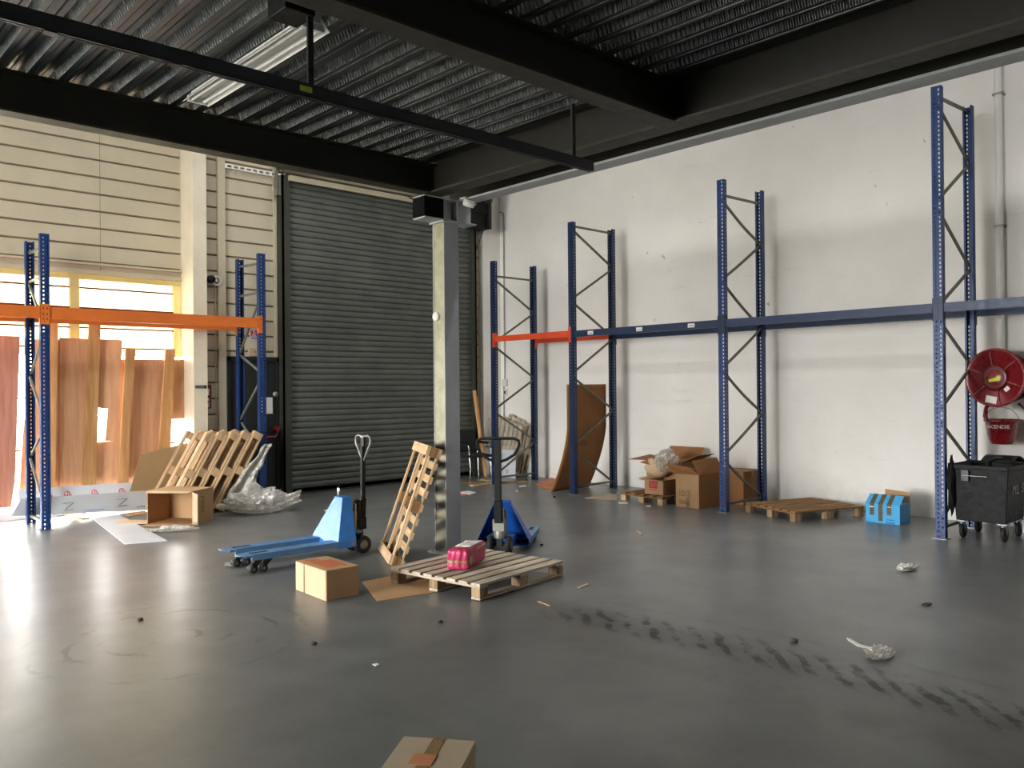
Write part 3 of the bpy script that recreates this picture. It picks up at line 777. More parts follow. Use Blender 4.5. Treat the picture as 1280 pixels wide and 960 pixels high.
# ================================================================== cartons
def carton(label, loc, rz, dims, mat='card', name='carton', group=None, seam='tape', marks=None, thick=.006):
    """closed cardboard box with its corner at the origin, taped along the top"""
    L, W, Hh = dims; t = thing(name, label, 'box', loc, rz, group)
    b = MB(); b.b2((0, 0, 0), (L, W, Hh-.004)); b.build('body', mat, t, .006)
    for (x0, x1) in ((.001, L/2-.0015), (L/2+.0015, L-.001)):
        b = MB(); b.b2((x0, .001, Hh-.004), (x1, W-.001, Hh)); b.build('flap', mat, t, .0015)
    if seam:
        b = MB(); b.b2((L/2-.025, -.001, Hh), (L/2+.025, W+.001, Hh+.001)); b.b2((L/2-.025, -.0012, Hh-.06), (L/2+.025, 0, Hh+.001)); b.b2((L/2-.025, W, Hh-.06), (L/2+.025, W+.0012, Hh+.001)); b.build('tape', seam, t)
    return t
def wordlines(b, org, ex, ey, rows, w, h, rnd, n=None):
    """rows of small printed strokes, like far-off lettering"""
    ex, ey = Vector(ex), Vector(ey); n = ex.cross(ey)
    for r in range(rows):
        x = 0
        while x < w:
            l = rnd.uniform(.25, 1.)*h*1.6
            c = Vector(org)+ex*(x+l/2)-ey*(r*h*2.1)
            b.box(c, (l, h, .0012), Matrix((ex, ey, n)).transposed()); x += l + h*.5 + (h*1.6 if rnd.random() < .25 else 0)
rnd = random.Random(5)
a, b_, c = G(365, 738), G(408, 752), G(449, 744)
W_, L_ = (a-b_).length, (c-b_).length
an = math.atan2(c.y-b_.y, c.x-b_.x)
t = carton('brown carton with orange print on top beside the blue pallet jack', b_, an, (L_, W_, .245), 'card', seam=None)
b = MB(); b.b2((.0+L_/2-.09, .10, .2448), (L_/2+.10, W_-.15, .2462)); b.b2((L_/2-.10, W_-.12, .2448), (L_/2+.02, W_-.04, .2462)); b.build('print', 'print_orange', t)
b = MB(); b.b2((-.0012, W_*.70, 0), (.0, W_*.715, .245)); wordlines(b, (-.0008, W_*.45, .21), (0, -1, 0), (0, 0, 1), 2, .05, .012, rnd); wordlines(b, (-.0008, W_*.45, .13), (0, -1, 0), (0, 0, 1), 3, .04, .008, rnd); b.b2((-.0012, W_*.40, .03), (0, W_*.46, .06)); b.build('print', 'print_dark', t)
b = MB(); b.b2((-.0016, W_*.02, .002), (-.0008, W_*.685, .24)); b.b2((-.0016, W_*.73, .002), (-.0008, W_*.99, .24)); b.build('panel', 'card_pale', t)
# foreground carton
zt = .30; p0, p1, p2 = G(505, 920, zt), G(595, 926, zt), G(478, 960, zt)
ex = (p1-p0); L_ = ex.length; an = math.atan2(ex.y, ex.x); W_ = .42
nn = Vector((ex.y, -ex.x, 0)).normalized()
t = carton('taped brown carton at the bottom edge of the photo', (p0+nn*W_) - Vector((0, 0, zt)), an, (L_, W_, zt), 'card_grey', seam='tape')
b = MB(); b.b2((L_*.30, W_-.24, zt+.0012), (L_*.60, W_-.15, zt+.0024)); b.build('print', 'card_red', t)
b = MB(); b.b2((L_*.3, W_-.30, zt+.001), (L_*.6, W_-.285, zt+.0018)); b.build('print', 'print_dark', t)

# pink parcel on the pale pallet
zz = .139; a, c, e = G(558, 712, zz), G(583, 713.5, zz), G(611, 700, zz)
ex = (c-a); an = math.atan2(ex.y, ex.x); Lp = ex.length*1.06; Wp = (e-c).length*1.06; Hp = .172
t = thing('parcel', 'pink wrapped package with grey tape and white label on the pale pallet', 'package', Vector((a.x, a.y, zz)), an)
b = MB(); N = 20; pv = {}
def parcel_pt(x, y, z):
    q = Vector((x*Lp, y*Wp, z*Hp)); cc = Vector((Lp/2, Wp/2, Hp/2)); r_ = q-cc
    f = (abs(x*2-1)**6 + abs(y*2-1)**6 + abs(z*2-1)**6)
    r_ *= 1.0 - .10*max(0, f-1)/2
    n_ = noise.noise(Vector((q.x*22+3, q.y*14, q.z*10)))*.010 + noise.noise(q*9)*.008
    w_ = math.sin(q.x*120+math.sin(q.z*30)*1.5)*.003*(1 if y < .05 else 0)
    o_ = cc + r_*(1+n_/ .12*.5) + Vector((0, -w_, 0))
    o_.z = max(.0, o_.z); return o_
for ax in range(3):
    for s_ in (0, 1):
        def fn(u, v, ax=ax, s_=s_):
            q = [u, v]; q.insert(ax, s_); return parcel_pt(*q)
        k0 = len(b.f); b.grid(fn, N, N)
        if (ax in (0, 2)) == (s_ == 0):
            for i in range(k0, len(b.f)): b.f[i] = b.f[i][::-1]
b.build('wrapping', 'pink', t)
b = MB()
b.grid(lambda u, v: parcel_pt(.12+.76*u, .30+.62*v, 1)+Vector((0, 0, .003)), 8, 8); tag(b.build('label', 'paper', t, solid=.001), 'white paper label')
b = MB(); b.grid(lambda u, v: parcel_pt(u, 0, .30+.18*v)+Vector((0, -.003, 0)), 16, 4); b.grid(lambda u, v: parcel_pt(1, u*.3, .34+.14*v)+Vector((.003, 0, 0)), 10, 4); b.build('tape', 'tape', t, solid=.001)
b = MB(); b.grid(lambda u, v: parcel_pt(1, .10+.12*u, .22+.45*v)+Vector((.004, 0, 0)), 4, 6); b.grid(lambda u, v: parcel_pt(1, .45+.5*u, .80+.12*v)+Vector((.004, 0, 0)), 8, 2); b.build('paper_tag', 'card_pale', t, solid=.001)

# open carton lying on its side at the left
def open_box(t, L, W, Hh, mat, th=.008, open_axis='y-', lid=True, flip=None):
    """five walls of a carton; the mouth faces -y (lying) or +z (standing)"""
    if open_axis == 'y-':
        b = MB(); b.b2((0, 0, 0), (L, W, th)); b.b2((0, 0, th), (th, W, Hh-th)); b.b2((L-th, 0, th), (L, W, Hh-th)); b.b2((0, 0, Hh-th), (L, W, Hh)); b.b2((th, W-th, th), (L-th, W, Hh-th))
    else:
        b = MB(); b.b2((0, 0, 0), (L, W, th)); b.b2((0, 0, th), (th, W, Hh)); b.b2((L-th, 0, th), (L, W, Hh)); b.b2((th, 0, th), (L-th, th, Hh)); b.b2((th, W-th, th), (L-th, W, Hh))
    return b.build('body', mat, t)
a, c, e = G(184, 655), G(241, 656.5), G(276, 643)
ex = (c-a); an = math.atan2(ex.y, ex.x); Lb = ex.length; Wb = .48; Hb = .425
t = thing('carton', 'large open brown carton lying on its side below the leaning pallets', 'box', a, an)
open_box(t, Lb, Wb, Hb, 'card')
b = MB(); b.grid(lambda u, v: Vector((Lb-.002+.125*u, -.07*u-.02*math.sin(u*2.5), .012+v*(Hb-.02)-.02*u*(v-.3)*(1 if v > .5 else .2))), 6, 6); b.build('flap', 'card_pale', t, solid=.006)
b = MB(); b.b2((.02, -.16, .001), (Lb-.02, 0, .007)); b.build('flap', 'card', t)
b = MB(); b.add([(0.01, 0, Hb-.004), (Lb-.01, 0, Hb-.004), (Lb-.03, -.07, Hb-.012), (.03, -.09, Hb-.018)], [(0, 1, 2, 3)]); b.build('flap', 'card_pale', t, solid=.006)
b = MB(); wordlines(b, (Lb+.0008, Wb*.50, Hb*.80), (0, 0, -1), (0, 1, 0), 2, .22, .02, rnd); b.build('print', 'print_dark', t)

# cartons by the open rack upright
a, c = G(845, 633), G(874, 636.5); e = G(926, 622)
ex = (a-c); an = math.atan2(ex.y, ex.x)-math.pi/2
Wc = ex.length; Lc = .62; Hc = .47
t = thing('carton', 'large brown carton with a printed pale end and folded-open lid flaps', 'box', c, an)
open_box(t, Lc, Wc, Hc, 'card_brown', open_axis='z')
b = MB(); b.b2((-.0016, .002, .003), (-.0002, Wc-.002, Hc-.002)); b.build('panel', 'card', t)
b = MB(); wordlines(b, (-.002, Wc*.85, Hc*.50), (0, -1, 0), (0, 0, 1), 4, Wc*.5, .011, rnd); b.build('print', 'print_dark', t)
b = MB(); b.b2((-.0026, Wc*.40, .0), (-.0014, Wc*.56, Hc*.30)); b.b2((-.0026, Wc*.40, Hc*.10), (-.0014, Wc*.85, Hc*.22)); b.build('tape', 'tape', t)
b = MB(); b.add([(0, 0, Hc), (Lc, 0, Hc), (Lc-.04, .10, Hc+.20), (.03, .13, Hc+.19)], [(0, 1, 2, 3)]); b.build('flap', 'card_brown', t, solid=.007)
b = MB(); b.add([(0, 0, Hc), (0, Wc, Hc), (-.07, Wc-.02+.14, Hc+.13), (-.03, .14, Hc+.10)], [(0, 1, 2, 3)]); b.build('flap', 'card_brown', t, solid=.007)
b = MB(); b.add([(0, Wc, Hc), (Lc, Wc, Hc), (Lc, Wc+.22, Hc+.02), (.03, Wc+.24, Hc+.03)], [(0, 1, 2, 3)]); b.build('flap', 'card_brown', t, solid=.007)
# carton behind it, half hidden by the upright
t = carton('plain brown carton behind the blue upright at the white wall', (10.38, 6.36, 0), R(4), (.56, .60, .47), 'card_brown', seam='tape')
# small carton with the red print, on its pallet
zp = .1265; a = AX(806, 625, 9.72); c = AX(829, 628, 9.72)
t = thing('carton', 'small carton with a red square print standing on a pallet', 'box', (9.72, c.y, zp), 0)
Ws = a.y-c.y; Hs = AX(818, 600, 9.72).z - zp
open_box(t, .46, Ws, Hs, 'card', open_axis='z')
b = MB(); b.b2((-.0012, Ws*.30, Hs*.42), (0, Ws*.75, Hs*.92)); b.build('print', 'print_red', t)
b = MB(); 
for k in range(5): b.b2((-.0022, Ws*(.34+.07*k), Hs*(.50+.04*(k % 3))), (-.001, Ws*(.36+.07*k), Hs*(.74+.05*((k*2) % 3))))
b.build('print', 'card', t)
b = MB(); wordlines(b, (-.0008, Ws*.78, Hs*.30), (0, -1, 0), (0, 0, 1), 1, Ws*.5, .012, rnd); b.build('print', 'print_red', t)
b = MB(); b.add([(0, 0, Hs), (0, Ws, Hs), (-.10, Ws+.02, Hs-.005), (-.10, .02, Hs+.01)], [(0, 1, 2, 3)]); b.build('flap', 'card', t, solid=.006)
b = MB(); b.add([(0, Ws, Hs), (.46, Ws, Hs), (.44, Ws+.14, Hs+.02), (.02, Ws+.14, Hs+.0)], [(0, 1, 2, 3)]); b.build('flap', 'card', t, solid=.006)
# tall open carton behind that holds the plastic bag
t = thing('carton', 'open carton with spread flaps and a plastic bag, behind the small carton', 'box', (10.22, 7.30, zp), R(3))
Ht = .44
open_box(t, .50, .62, Ht, 'card', open_axis='z')
for q in ([(0, 0, Ht), (0, .62, Ht), (-.20, .60, Ht-.02), (-.19, .04, Ht-.10)], [(0, .62, Ht), (.5, .62, Ht), (.5, .90, Ht+.04), (-.05, .92, Ht+.0)], [(0, 0, Ht), (.5, 0, Ht), (.5, -.26, Ht+.11), (0, -.27, Ht+.11)], [(.5, 0, Ht), (.5, .62, Ht), (.66, .62, Ht+.18), (.66, .0, Ht+.18)]):
    b = MB(); b.add(q, [(0, 1, 2, 3)]); b.build('flap', 'card_brown', t, solid=.007)

def crumple(name, label, cat, loc, size, seed, mat='film', amp=.35, nu=44, nv=30, rot=0., flat=0.):
    """wrinkled film: a lobed skin resting on the floor"""
    rr_ = random.Random(seed); o = Vector((rr_.uniform(0, 90), rr_.uniform(0, 90), seed))
    b = MB()
    def fn(u, v):
        th, ph = 2*math.pi*u, math.pi*(v*.98+.01)
        d = Vector((math.sin(ph)*math.cos(th), math.sin(ph)*math.sin(th), math.cos(ph)))
        k = 1 + amp*(noise.noise(d*2.3+o)*1.2 + .7*noise.noise(d*5.1+o) + .45*abs(noise.noise(d*8+o)) + .3*abs(noise.noise(d*16+o)))
        p = Vector((d.x*size[0]*k, d.y*size[1]*k, (d.z*.5+.5)*size[2]*k))
        p.z = max(p.z, .004 + .01*abs(noise.noise(d*12+o))); return p
    b.grid(fn, nu, nv, mat != 'film')
    ob = b.build(name, mat, loc=loc); ob.rotation_euler = (0, 0, rot)
    return tag(ob, label, cat)
crumple('plastic_bag', 'clear plastic bag bulging out of the open carton', 'plastic bag', (10.10, 7.48, .40), (.19, .16, .34), 4, amp=.16)
crumple('paper_bag', 'crumpled tan packing paper hanging from the open carton', 'packing paper', (10.07, 7.62, .33), (.11, .20, .26), 9, 'card_pale', amp=.2)

# blue carton by the wall
a, c, e = G(1082, 652), G(1125, 657), G(1134, 650.5)
ex = a-c; an = math.atan2(ex.y, ex.x)-math.pi/2; Wz = ex.length; Lz = .30; Hz = .235; Hf = .105
t = thing('blue_carton', 'sky blue carton with strips of brown tape against the white wall', 'box', c, an)
b = MB(); b.b2((0, 0, 0), (Lz, Wz, Hz)); b.build('body', 'box_blue', t, .004)
b = MB(); b.prism([(0, 0, Hz), (Lz*.42, 0, Hz+Hf), (Lz*.42+.006, 0, Hz+Hf-.004), (.006, 0, Hz)], (0, Wz, 0)); tag(b.build('lid_flap', 'box_blue', t))
for k, (y, lo) in enumerate(((.80, .40), (.55, .12), (.30, .46))):
    b = MB(); y0, y1 = Wz*y-.025, Wz*y+.03
    b.b2((-.0014, y0, Hz*lo), (-.0002, y1, Hz)); b.prism([(-.0014, y0, Hz), (-.001, y0, Hz+.001), (Lz*.42-.001, y0, Hz+Hf+.002), (Lz*.42, y0, Hz+Hf+.0005)], (0, y1-y0, 0)); b.build('tape', 'tape_dark', t)
b = MB(); b.b2((-.0028, Wz*.80-.02, Hz*.80), (-.0016, Wz*.80+.03, Hz*.86)); b.b2((-.0028, Wz*.30-.02, Hz*.86), (-.0016, Wz*.30+.02, Hz*.90)); b.build('torn_patch', 'paper', t)
b = MB(); wordlines(b, (-.0008, Wz*.40, Hz*.22), (0, -1, 0), (0, 0, 1), 2, .09, .016, rnd); b.build('print', 'print_blue', t)
b = MB(); b.add([(Lz-.01, 0.0, .0), (Lz-.01, Wz*.72, .0), (Lz-.01, Wz*.72, Hz+.155), (Lz-.01, .0, Hz+.135)], [(0, 1, 2, 3)]); tag(b.build('card_flap', 'card', t, solid=.006), 'brown cardboard flap at the back')

# ================================================================== cardboard and board sheets
def slab(name, label, cat, pts, th, mat, lift=.003, group=None):
    """flat sheet with real thickness lying over the given corner points"""
    b = MB(); pts = [Vector(p)+Vector((0, 0, lift)) for p in pts]
    n = (pts[1]-pts[0]).cross(pts[2]-pts[0]).normalized()
    b.prism(pts, n*th*(1 if n.z >= 0 else -1)); return tag(b.build(name, mat), label, cat, group)
slab('cardboard_sheet', 'flat cardboard sheet between the carton and the pale pallet', 'cardboard', [G(452, 728), G(472, 752), G(543, 741), G(530, 718), G(500, 718)], .004, 'card', .001)
slab('cardboard_sheet', 'reddish cardboard sheet flat on the floor near the curled cardboard', 'cardboard', [G(669, 606), G(683, 611.5), G(701, 611), G(706, 604), G(690, 598)], .012, 'card_red')
slab('cardboard_sheet', 'pale grey cardboard sheet on the floor left of the carton pallet', 'cardboard', [G(731, 623), G(760, 625), G(771, 625.2), G(772, 620), G(760, 616.5)], .006, 'card_grey')
slab('cardboard_sheet', 'brown cardboard scrap on the floor behind the left blue upright', 'cardboard', [G(72, 643), G(104, 649.5), G(112, 648.5), G(103, 643)], .008, 'card')
slab('cardboard_sheet', 'brown cardboard sheet under the white sheets left of the open carton', 'cardboard', [G(150, 643.5), G(160, 646.5), G(182, 643), G(182, 638)], .008, 'card')
slab('timber_offcut', 'short tan timber strip on the floor left of the open carton', 'timber offcut', [G(144, 656.5), G(184, 656), G(184, 652.5), G(150, 652.5)], .012, 'card_pale', .014)
slab('white_sheet', 'long white board lying flat on the floor by the open carton', 'board', [G(106, 641.5), G(156, 681), G(209, 677), G(143, 641)], .010, 'white_sheet', .003)
# leaning card and white printed boards along the window wall
def lean(name, label, cat, px, y0, y1, z1, mat, th=.008, ):
    """sheet leaning on the window wall: its foot at y0, its head at y1 (height z1)"""
    pts = []
    for x, y in px:
        d = ray(x, y); k = (y1-y0)/z1           # plane Y = y0 + k*Z
        s_ = (y0 + k*H)/(d.y - k*d.z); pts.append(Vector((d.x*s_, d.y*s_, H+d.z*s_)))
    b = MB(); n = Vector((0, 1, -k)).normalized(); b.prism(pts, n*th); return tag(b.build(name, mat), label, cat), pts
lean('cardboard_sheet', 'olive brown cardboard sheet leaning on the boards behind the pallets', 'cardboard', [(160, 622), (176, 568), (236, 553), (236, 622)], 12.16, 12.36, .95, 'card_olive', .008)
o, pts = lean('white_board', 'white board with red stamps leaning along the foot of the plywood', 'board', [(23, 625), (23, 611.5), (206, 600.5), (206, 616.5)], 12.20, 12.36, .46, 'white_sheet', .012)
for k, px_ in enumerate((60, 84, 118, 152, 184)):
    d = ray(px_, 618.5-(px_-60)*.053); k_ = .16/.46; s_ = (12.20+k_*H)/(d.y-k_*d.z); c = Vector((d.x*s_, d.y*s_, H+d.z*s_)) + Vector((0, -.003, 0))
    b = MB(); e2 = Vector((0, k_, 1)).normalized(); e1 = Vector((1, 0, 0)); n = len(b.v)
    ring = [c+e1*(.035*math.cos(q*math.pi/6))+e2*(.035*math.sin(q*math.pi/6)) for q in range(12)]
    b.tube(ring, .005, 5, True); b.bar(c-e1*.06-e2*.03, c+e1*.055-e2*.02, .006, .01); b.bar(c-e2*.03, c+e2*.03+e1*.01, .006, .012)
    b.build('stamp', 'print_red', o)
o, pts = lean('grey_board', 'grey protective board with blue print leaning in front of the stamped white board', 'board', [(14, 645), (26, 623.5), (186, 613), (192, 637)], 12.06, 12.24, .46, 'grey_sheet', .010)
def on_lean(x, y, y0=12.06, k=.18/.46, off=.004):
    d = ray(x, y); s_ = (y0+k*H)/(d.y-k*d.z); return Vector((d.x*s_, d.y*s_-off, H+d.z*s_))
b = MB()
for (xa, xb_, yy_) in ((104, 131, 637), (170, 190, 632)):
    A, B_ = on_lean(xa, yy_+1.2), on_lean(xb_, yy_-1)
    for k in range(7):
        p = A.lerp(B_, (k+.2)/7); q = A.lerp(B_, (k+.85)/7); b.bar(p, q, .004, .035+.012*(k % 2), (0, 1, 0))
b.build('print', 'print_blue', o)
b = MB()
for xc, yc in ((86, 632), (153, 627)):
    for dy, wd in ((-3.5, 7), (5, 6)): b.bar(on_lean(xc-wd+dy*.1, yc+dy+.8), on_lean(xc+wd, yc+dy-.6), .003, .012, (0, 1, 0))
    b.bar(on_lean(xc+5, yc-3), on_lean(xc-4, yc+4), .003, .008, (0, 1, 0))
b.build('print', 'print_dark', o)

# plywood boards and studs in the window
YW = 12.42
def board(name, label, cat, px, mat, yo=0., th=.018, group=None):
    pts = [AY(x, y, YW+yo) for x, y in px]
    b = MB(); b.prism(pts, (0, th, 0)); return tag(b.build(name, mat), label, cat, group)
board('plywood_board', 'reddish plywood board at the left edge of the photo', 'plywood', [(-70, 640), (-70, 416), (25, 420.5), (19, 600), (14, 634)], 'ply_red', -.05)
board('plywood_board', 'wide plywood board behind the left blue upright', 'plywood', [(24, 618), (29, 540), (43, 424), (77, 424), (77, 612)], 'ply', .022)
board('plywood_board', 'tall plywood board with a bright gap beside its stud', 'plywood', [(74.5, 613), (74.5, 422), (152.5, 425), (149.5, 551.5), (131.5, 551.5), (135, 511), (120.5, 510), (116, 611)], 'ply')
board('plywood_board', 'short plywood offcut low down between the two middle studs', 'plywood', [(113, 611), (117, 553), (153, 550.5), (151, 608)], 'ply', .022)
board('plywood_board', 'plywood board with a cut corner nearest the cream pillar', 'plywood', [(148, 606), (149, 449), (235, 449.5), (231.5, 523), (214, 524), (213, 600)], 'ply', .044)
for lab, px in (('timber stud right behind the left blue upright', [(60, 612), (62, 404), (73, 404), (69, 612)]),
                ('tall timber stud reaching up behind the orange beams', [(104, 610), (112, 405), (126, 405), (123, 500), (120, 610)]),
                ('leaning timber stud between the two plywood boards', [(148, 608), (158, 435), (170, 435), (163, 530), (160, 608)]),
                ('rightmost timber stud on the plywood near the pillar', [(196, 604), (207.5, 436), (219, 436), (213, 560), (209, 604)])):
    board('timber_stud', lab, 'timber', px, 'stud', -.060, .055)

# curled cardboard standing behind the second upright, its foot slid out to the left
YC = ys[1]+.085
xa, xe_ = AY(708.5, 483, YC).x, AY(757, 480, YC).x
t = MB()
def curl(u, v):
    k = max(0., 1-v/.62)
    return Vector((xa+(xe_-xa)*u - .04*k, YC + .34*k**1.7 + .03*math.sin(u*2.2)*k, 1.735*v+.005))
t.grid(curl, 14, 26)
cc = t.build('curled_cardboard', 'card_brown', solid=.010)
tag(cc, 'large brown cardboard sheet curled and standing inside a blue upright', 'cardboard')
rnd = random.Random(3); b = MB(); wordlines(b, curl(.28, .47)+Vector((0, -.008, 0)), (1, 0, 0), (0, 0, 1), 3, .24, .014, rnd); b.box(curl(.33, .37)+Vector((0, -.008, -.02)), (.07, .002, .07)); b.build('print', 'print_dark', cc)

# ================================================================== pallet jacks
def pallet_jack(label, loc, rz, zf, fl, blue, top_blue, loop_w, loop_mat, heart, wheel_up=True):
    """+x runs from the fork tips to the handle; origin on the floor under the steering wheels"""
    t = thing('pallet_jack', label, 'pallet jack', loc, rz); xh = -.28; xt = xh-fl
    for s_ in (-1, 1):
        y = s_*.19; b = MB(); w = .08
        out = [(xh, y-w), (xt+.12, y-w), (xt+.02, y-w*.62), (xt, y-w*.4), (xt, y+w*.4), (xt+.02, y+w*.62), (xt+.12, y+w), (xh, y+w)]
        b.prism([(q[0], q[1], zf-.012) for q in out], (0, 0, .012))
        for e in (-1, 1): b.bar((xh, y+e*(w-.005), zf-.035), (xt+.12, y+e*(w-.005), zf-.035), .008, .046)
        f = b.build('fork', top_blue, t, .002)
        b = MB(); b.lathe([(.0, 0), (.024, 0), (.024, .0016), (0, .0016)], (xt+.14, y, zf-.0004), (0, 0, 1), 16); b.b2((xt+.14, y-.024, zf-.0004), (xt+.30, y+.024, zf+.0012)); b.build('slot', 'black_plastic', f)
        zr_ = .038
        for xr in (xt+.15, xt+.25):
            if zf > .12:
                b = MB(); b.bar((xt+.34 if xr > xt+.2 else xt+.24, y, zf-.05), (xr, y, zr_+.01), .05, .022, (0, 1, 0)); b.build('roller_arm', 'dark_steel', t)
            b = MB(); b.lathe([(.012, -.045), (.034, -.045), (.038, -.04), (.038, .04), (.034, .045), (.012, .045)], (xr, y, zr_), (0, 1, 0), 18); r_ = b.build('load_roller', 'rubber', t)
            b = MB(); b.cyl((xr, y-.047, zr_), (xr, y+.047, zr_), .014, 10); b.build('hub', 'wheel_hub', r_)
    b = MB(); zt_ = zf+.40
    A = [(xh-.10, -.27, zf-.06), (xh-.10, .27, zf-.06), (xh-.10, .27, zf-.005), (xh+.06, .075, zt_), (xh+.06, -.075, zt_), (xh-.10, -.27, zf-.005)]
    b.prism([A[0], A[5], A[4], A[3], A[2], A[1]], (.008, 0, 0))
    for e in (-1, 1):
        b.add([(xh-.09, e*.27, zf-.06), (xh+.10, e*.27, zf-.06), (xh+.10, e*.27, zf), (xh+.155, e*.075, zt_), (xh+.065, e*.075, zt_), (xh-.09, e*.27, zf-.005)], [(0, 1, 2, 3, 4, 5)])
    b.b2((xh+.06, -.08, zt_-.006), (xh+.16, .08, zt_+.006)); b.b2((xh-.10, -.27, zf-.066), (xh+.10, .27, zf-.056))
    b.build('frame', blue, t, solid=.006)
    for e in (-1, 1):
        b = MB(); b.cyl((xh+.06, e*.268, zf-.03), (xh+.06, e*.285, zf-.03), .018, 10); b.build('pivot_bolt', 'wheel_hub', t)
    b = MB(); b.b2((xh+.02, -.13, zf+.035), (xh+.26, .13, zf+.06)); b.build('pump_plate', top_blue, t, .004)
    b = MB(); b.lathe([(.06, .16), (.065, .18), (.065, .34), (.045, .36), (.045, zf+.34), (.03, zf+.36), (0, zf+.36)], (-.01, 0, 0), (0, 0, 1), 16); b.b2((-.06, -.06, .24), (.07, .06, .36)); b.build('pump', 'black_plastic' if heart else 'galvanised', t, .003)
    b = MB(); b.cyl((-.06, .05, zf+.06), (-.06, .05, zf+.33), .014, 10); b.cyl((-.06, -.05, zf+.06), (-.06, -.05, zf+.33), .014, 10); b.b2((-.075, -.06, zf+.16), (-.045, .06, zf+.24)); b.build('valve_rods', 'galvanised', t)
    for e in (-1, 1):
        y = e*.095; b = MB(); b.lathe([(.03, -.028), (.075, -.028), (.09, -.02), (.092, 0), (.09, .02), (.075, .028), (.03, .028)], (0, y, .092), (0, 1, 0), 28); w_ = b.build('steering_wheel', 'rubber', t)
        b = MB(); b.lathe([(0, -.031), (.03, -.031), (.055, -.027), (.055, .027), (.03, .031), (0, .031)], (0, y, .092), (0, 1, 0), 20); b.build('hub', 'wheel_hub', w_)
    b = MB(); b.cyl((0, -.07, .092), (0, .07, .092), .016, 10); b.b2((-.03, -.03, .07), (.03, .03, .20)); b.build('axle', 'dark_steel', t)
    zl = .93 if heart else .92
    b = MB(); hw = .024 if heart else .040
    b.bar((.055, 0, .33), (.065, 0, .55), hw*2.4, hw*1.9, (0, 1, 0)); b.bar((.065, 0, .55), (.07, 0, 1.19 if heart else 1.17), hw*1.8, hw*1.5, (0, 1, 0)); b.build('handle_shaft', 'black_plastic', t, .004)
    zt2, zb2_ = 1.20, zl
    pts = []
    if heart:
        half = [(0.0, zb2_), (.07, zb2_+.10), (.13, zb2_+.18), (.15, zb2_+.225), (.135, zb2_+.265), (.09, zb2_+.28), (.0, zb2_+.27)]
    else:
        half = [(0.0, zb2_+.02), (.09, zb2_+.05), (.17, zb2_+.10), (loop_w/2-.015, zb2_+.16), (loop_w/2, zb2_+.20), (loop_w/2-.005, zb2_+.24), (loop_w/2-.05, zb2_+.262), (0, zb2_+.265)]
    pts = [(.07, q[0], q[1]) for q in half] + [(.07, -q[0], q[1]) for q in half[-2:0:-1]]
    lo = MB(); lo.tube(pts, .011 if heart else .015, 8, True); lo.build('handle_loop', loop_mat, t)
    b = MB()
    if heart: b.b2((.052, -.02, 1.10), (.064, .02, 1.20)); b.build('lever_label', 'paper', t)
    b = MB(); b.tube([(.09, -.02, 1.04), (.085, -.06, 1.10), (.075, -.10 if heart else -.13, 1.10)], .008, 6); b.build('release_lever', 'black_plastic', t)
    return t
s1, s2 = G(455, 691.5), G(440, 688)
j1 = (s1+s2)/2; tip = (G(273, 688, .185)+G(297, 693, .185))/2
dv = (j1-tip); dv.z = 0
pallet_jack('pale blue pallet jack with raised forks and a grey heart-shaped handle', (j1.x, j1.y, 0), math.atan2(dv.y, dv.x), .185, dv.length-.28, 'jack_blue', 'jack_pale_blue', .3, 'galvanised', True)
j2 = Vector((5.68, 6.30, 0)); a2 = math.atan2(.60, .80)
pallet_jack('deep blue pallet jack with a black handle behind the pale pallet', j2, a2+math.pi, .115, .80, 'jack_deep_blue', 'jack_pale_blue', .44, 'black_plastic', False)

# ================================================================== hose reel, fire bucket, black bin
c = AX(1244, 472, 10.50); r0 = .335
t = thing('hose_reel', 'red fire hose reel on the white wall above the red bucket', 'hose reel', (10.50, c.y-.01, c.z), 0, rot=(0, 0, R(-10)))
AXN = (-1, 0, 0)
b = MB(); b.lathe([(0, .0), (.10, .0), (.115, .02), (.30, .03), (.315, .045), (.335, .04), (.337, .02), (.325, -.01), (.30, -.02), (.0, -.02)], (0, 0, 0), AXN, 48)
for k in range(6):
    a = k*math.pi/3+.35; d = Vector((0, math.cos(a), math.sin(a))); b.bar(d*.13+Vector((-.03, 0, 0)), d*.30+Vector((-.034, 0, 0)), .014, .01, (1, 0, 0))
b.build('front_disc', 'hose_red', t)
b = MB(); b.lathe([(.10, .0), (.13, .0), (.145, .03), (.135, .045), (.10, .04)], (0, 0, 0), AXN, 32); b.build('hub_ring', 'hose_dark', t)
b = MB(); b.lathe([(.095, .015), (.095, .035), (.08, .045), (0, .047)], (0, 0, 0), AXN, 32); hub = b.build('hub_cap', 'hose_red', t)
b = MB()
for k, (y, z, w_, h_) in enumerate(((.045, -.03, .03, .035), (.015, -.025, .028, .035), (-.015, -.018, .03, .04), (-.045, -.005, .03, .06))): b.bar((-.048, y-w_/2, z+.0), (-.048, y+w_/2, z-.006), h_, .002, (1, 0, 0))
tag(b.build('label', 'label_green', hub), 'yellow green worn label')
b = MB(); b.bar((-.037, -.11, -.15), (-.037, -.155, -.11), .045, .002, (1, 0, 0)); b.build('sticker', 'paper', t)
b = MB(); b.bar((-.0365, .10, -.24), (-.0365, -.02, -.262), .08, .002, (1, 0, 0)); tag(b.build('instruction_label', 'white_print', t), 'pale instruction label')
b = MB(); b.lathe([(.18, -.02), (.18, -.26)], (0, 0, 0), AXN, 32)
for k in range(5): b.tube([(.05+.042*k, .24*math.cos(q*math.pi/16), .24*math.sin(q*math.pi/16)) for q in range(32)], .021, 8, True)
b.build('hose', 'hose_dark', t)
b = MB(); b.lathe([(0, -.27), (.26, -.27), (.285, -.26), (.285, -.24), (.26, -.245), (0, -.245)], (0, 0, 0), AXN, 48); b.build('back_disc', 'hose_dark', t)
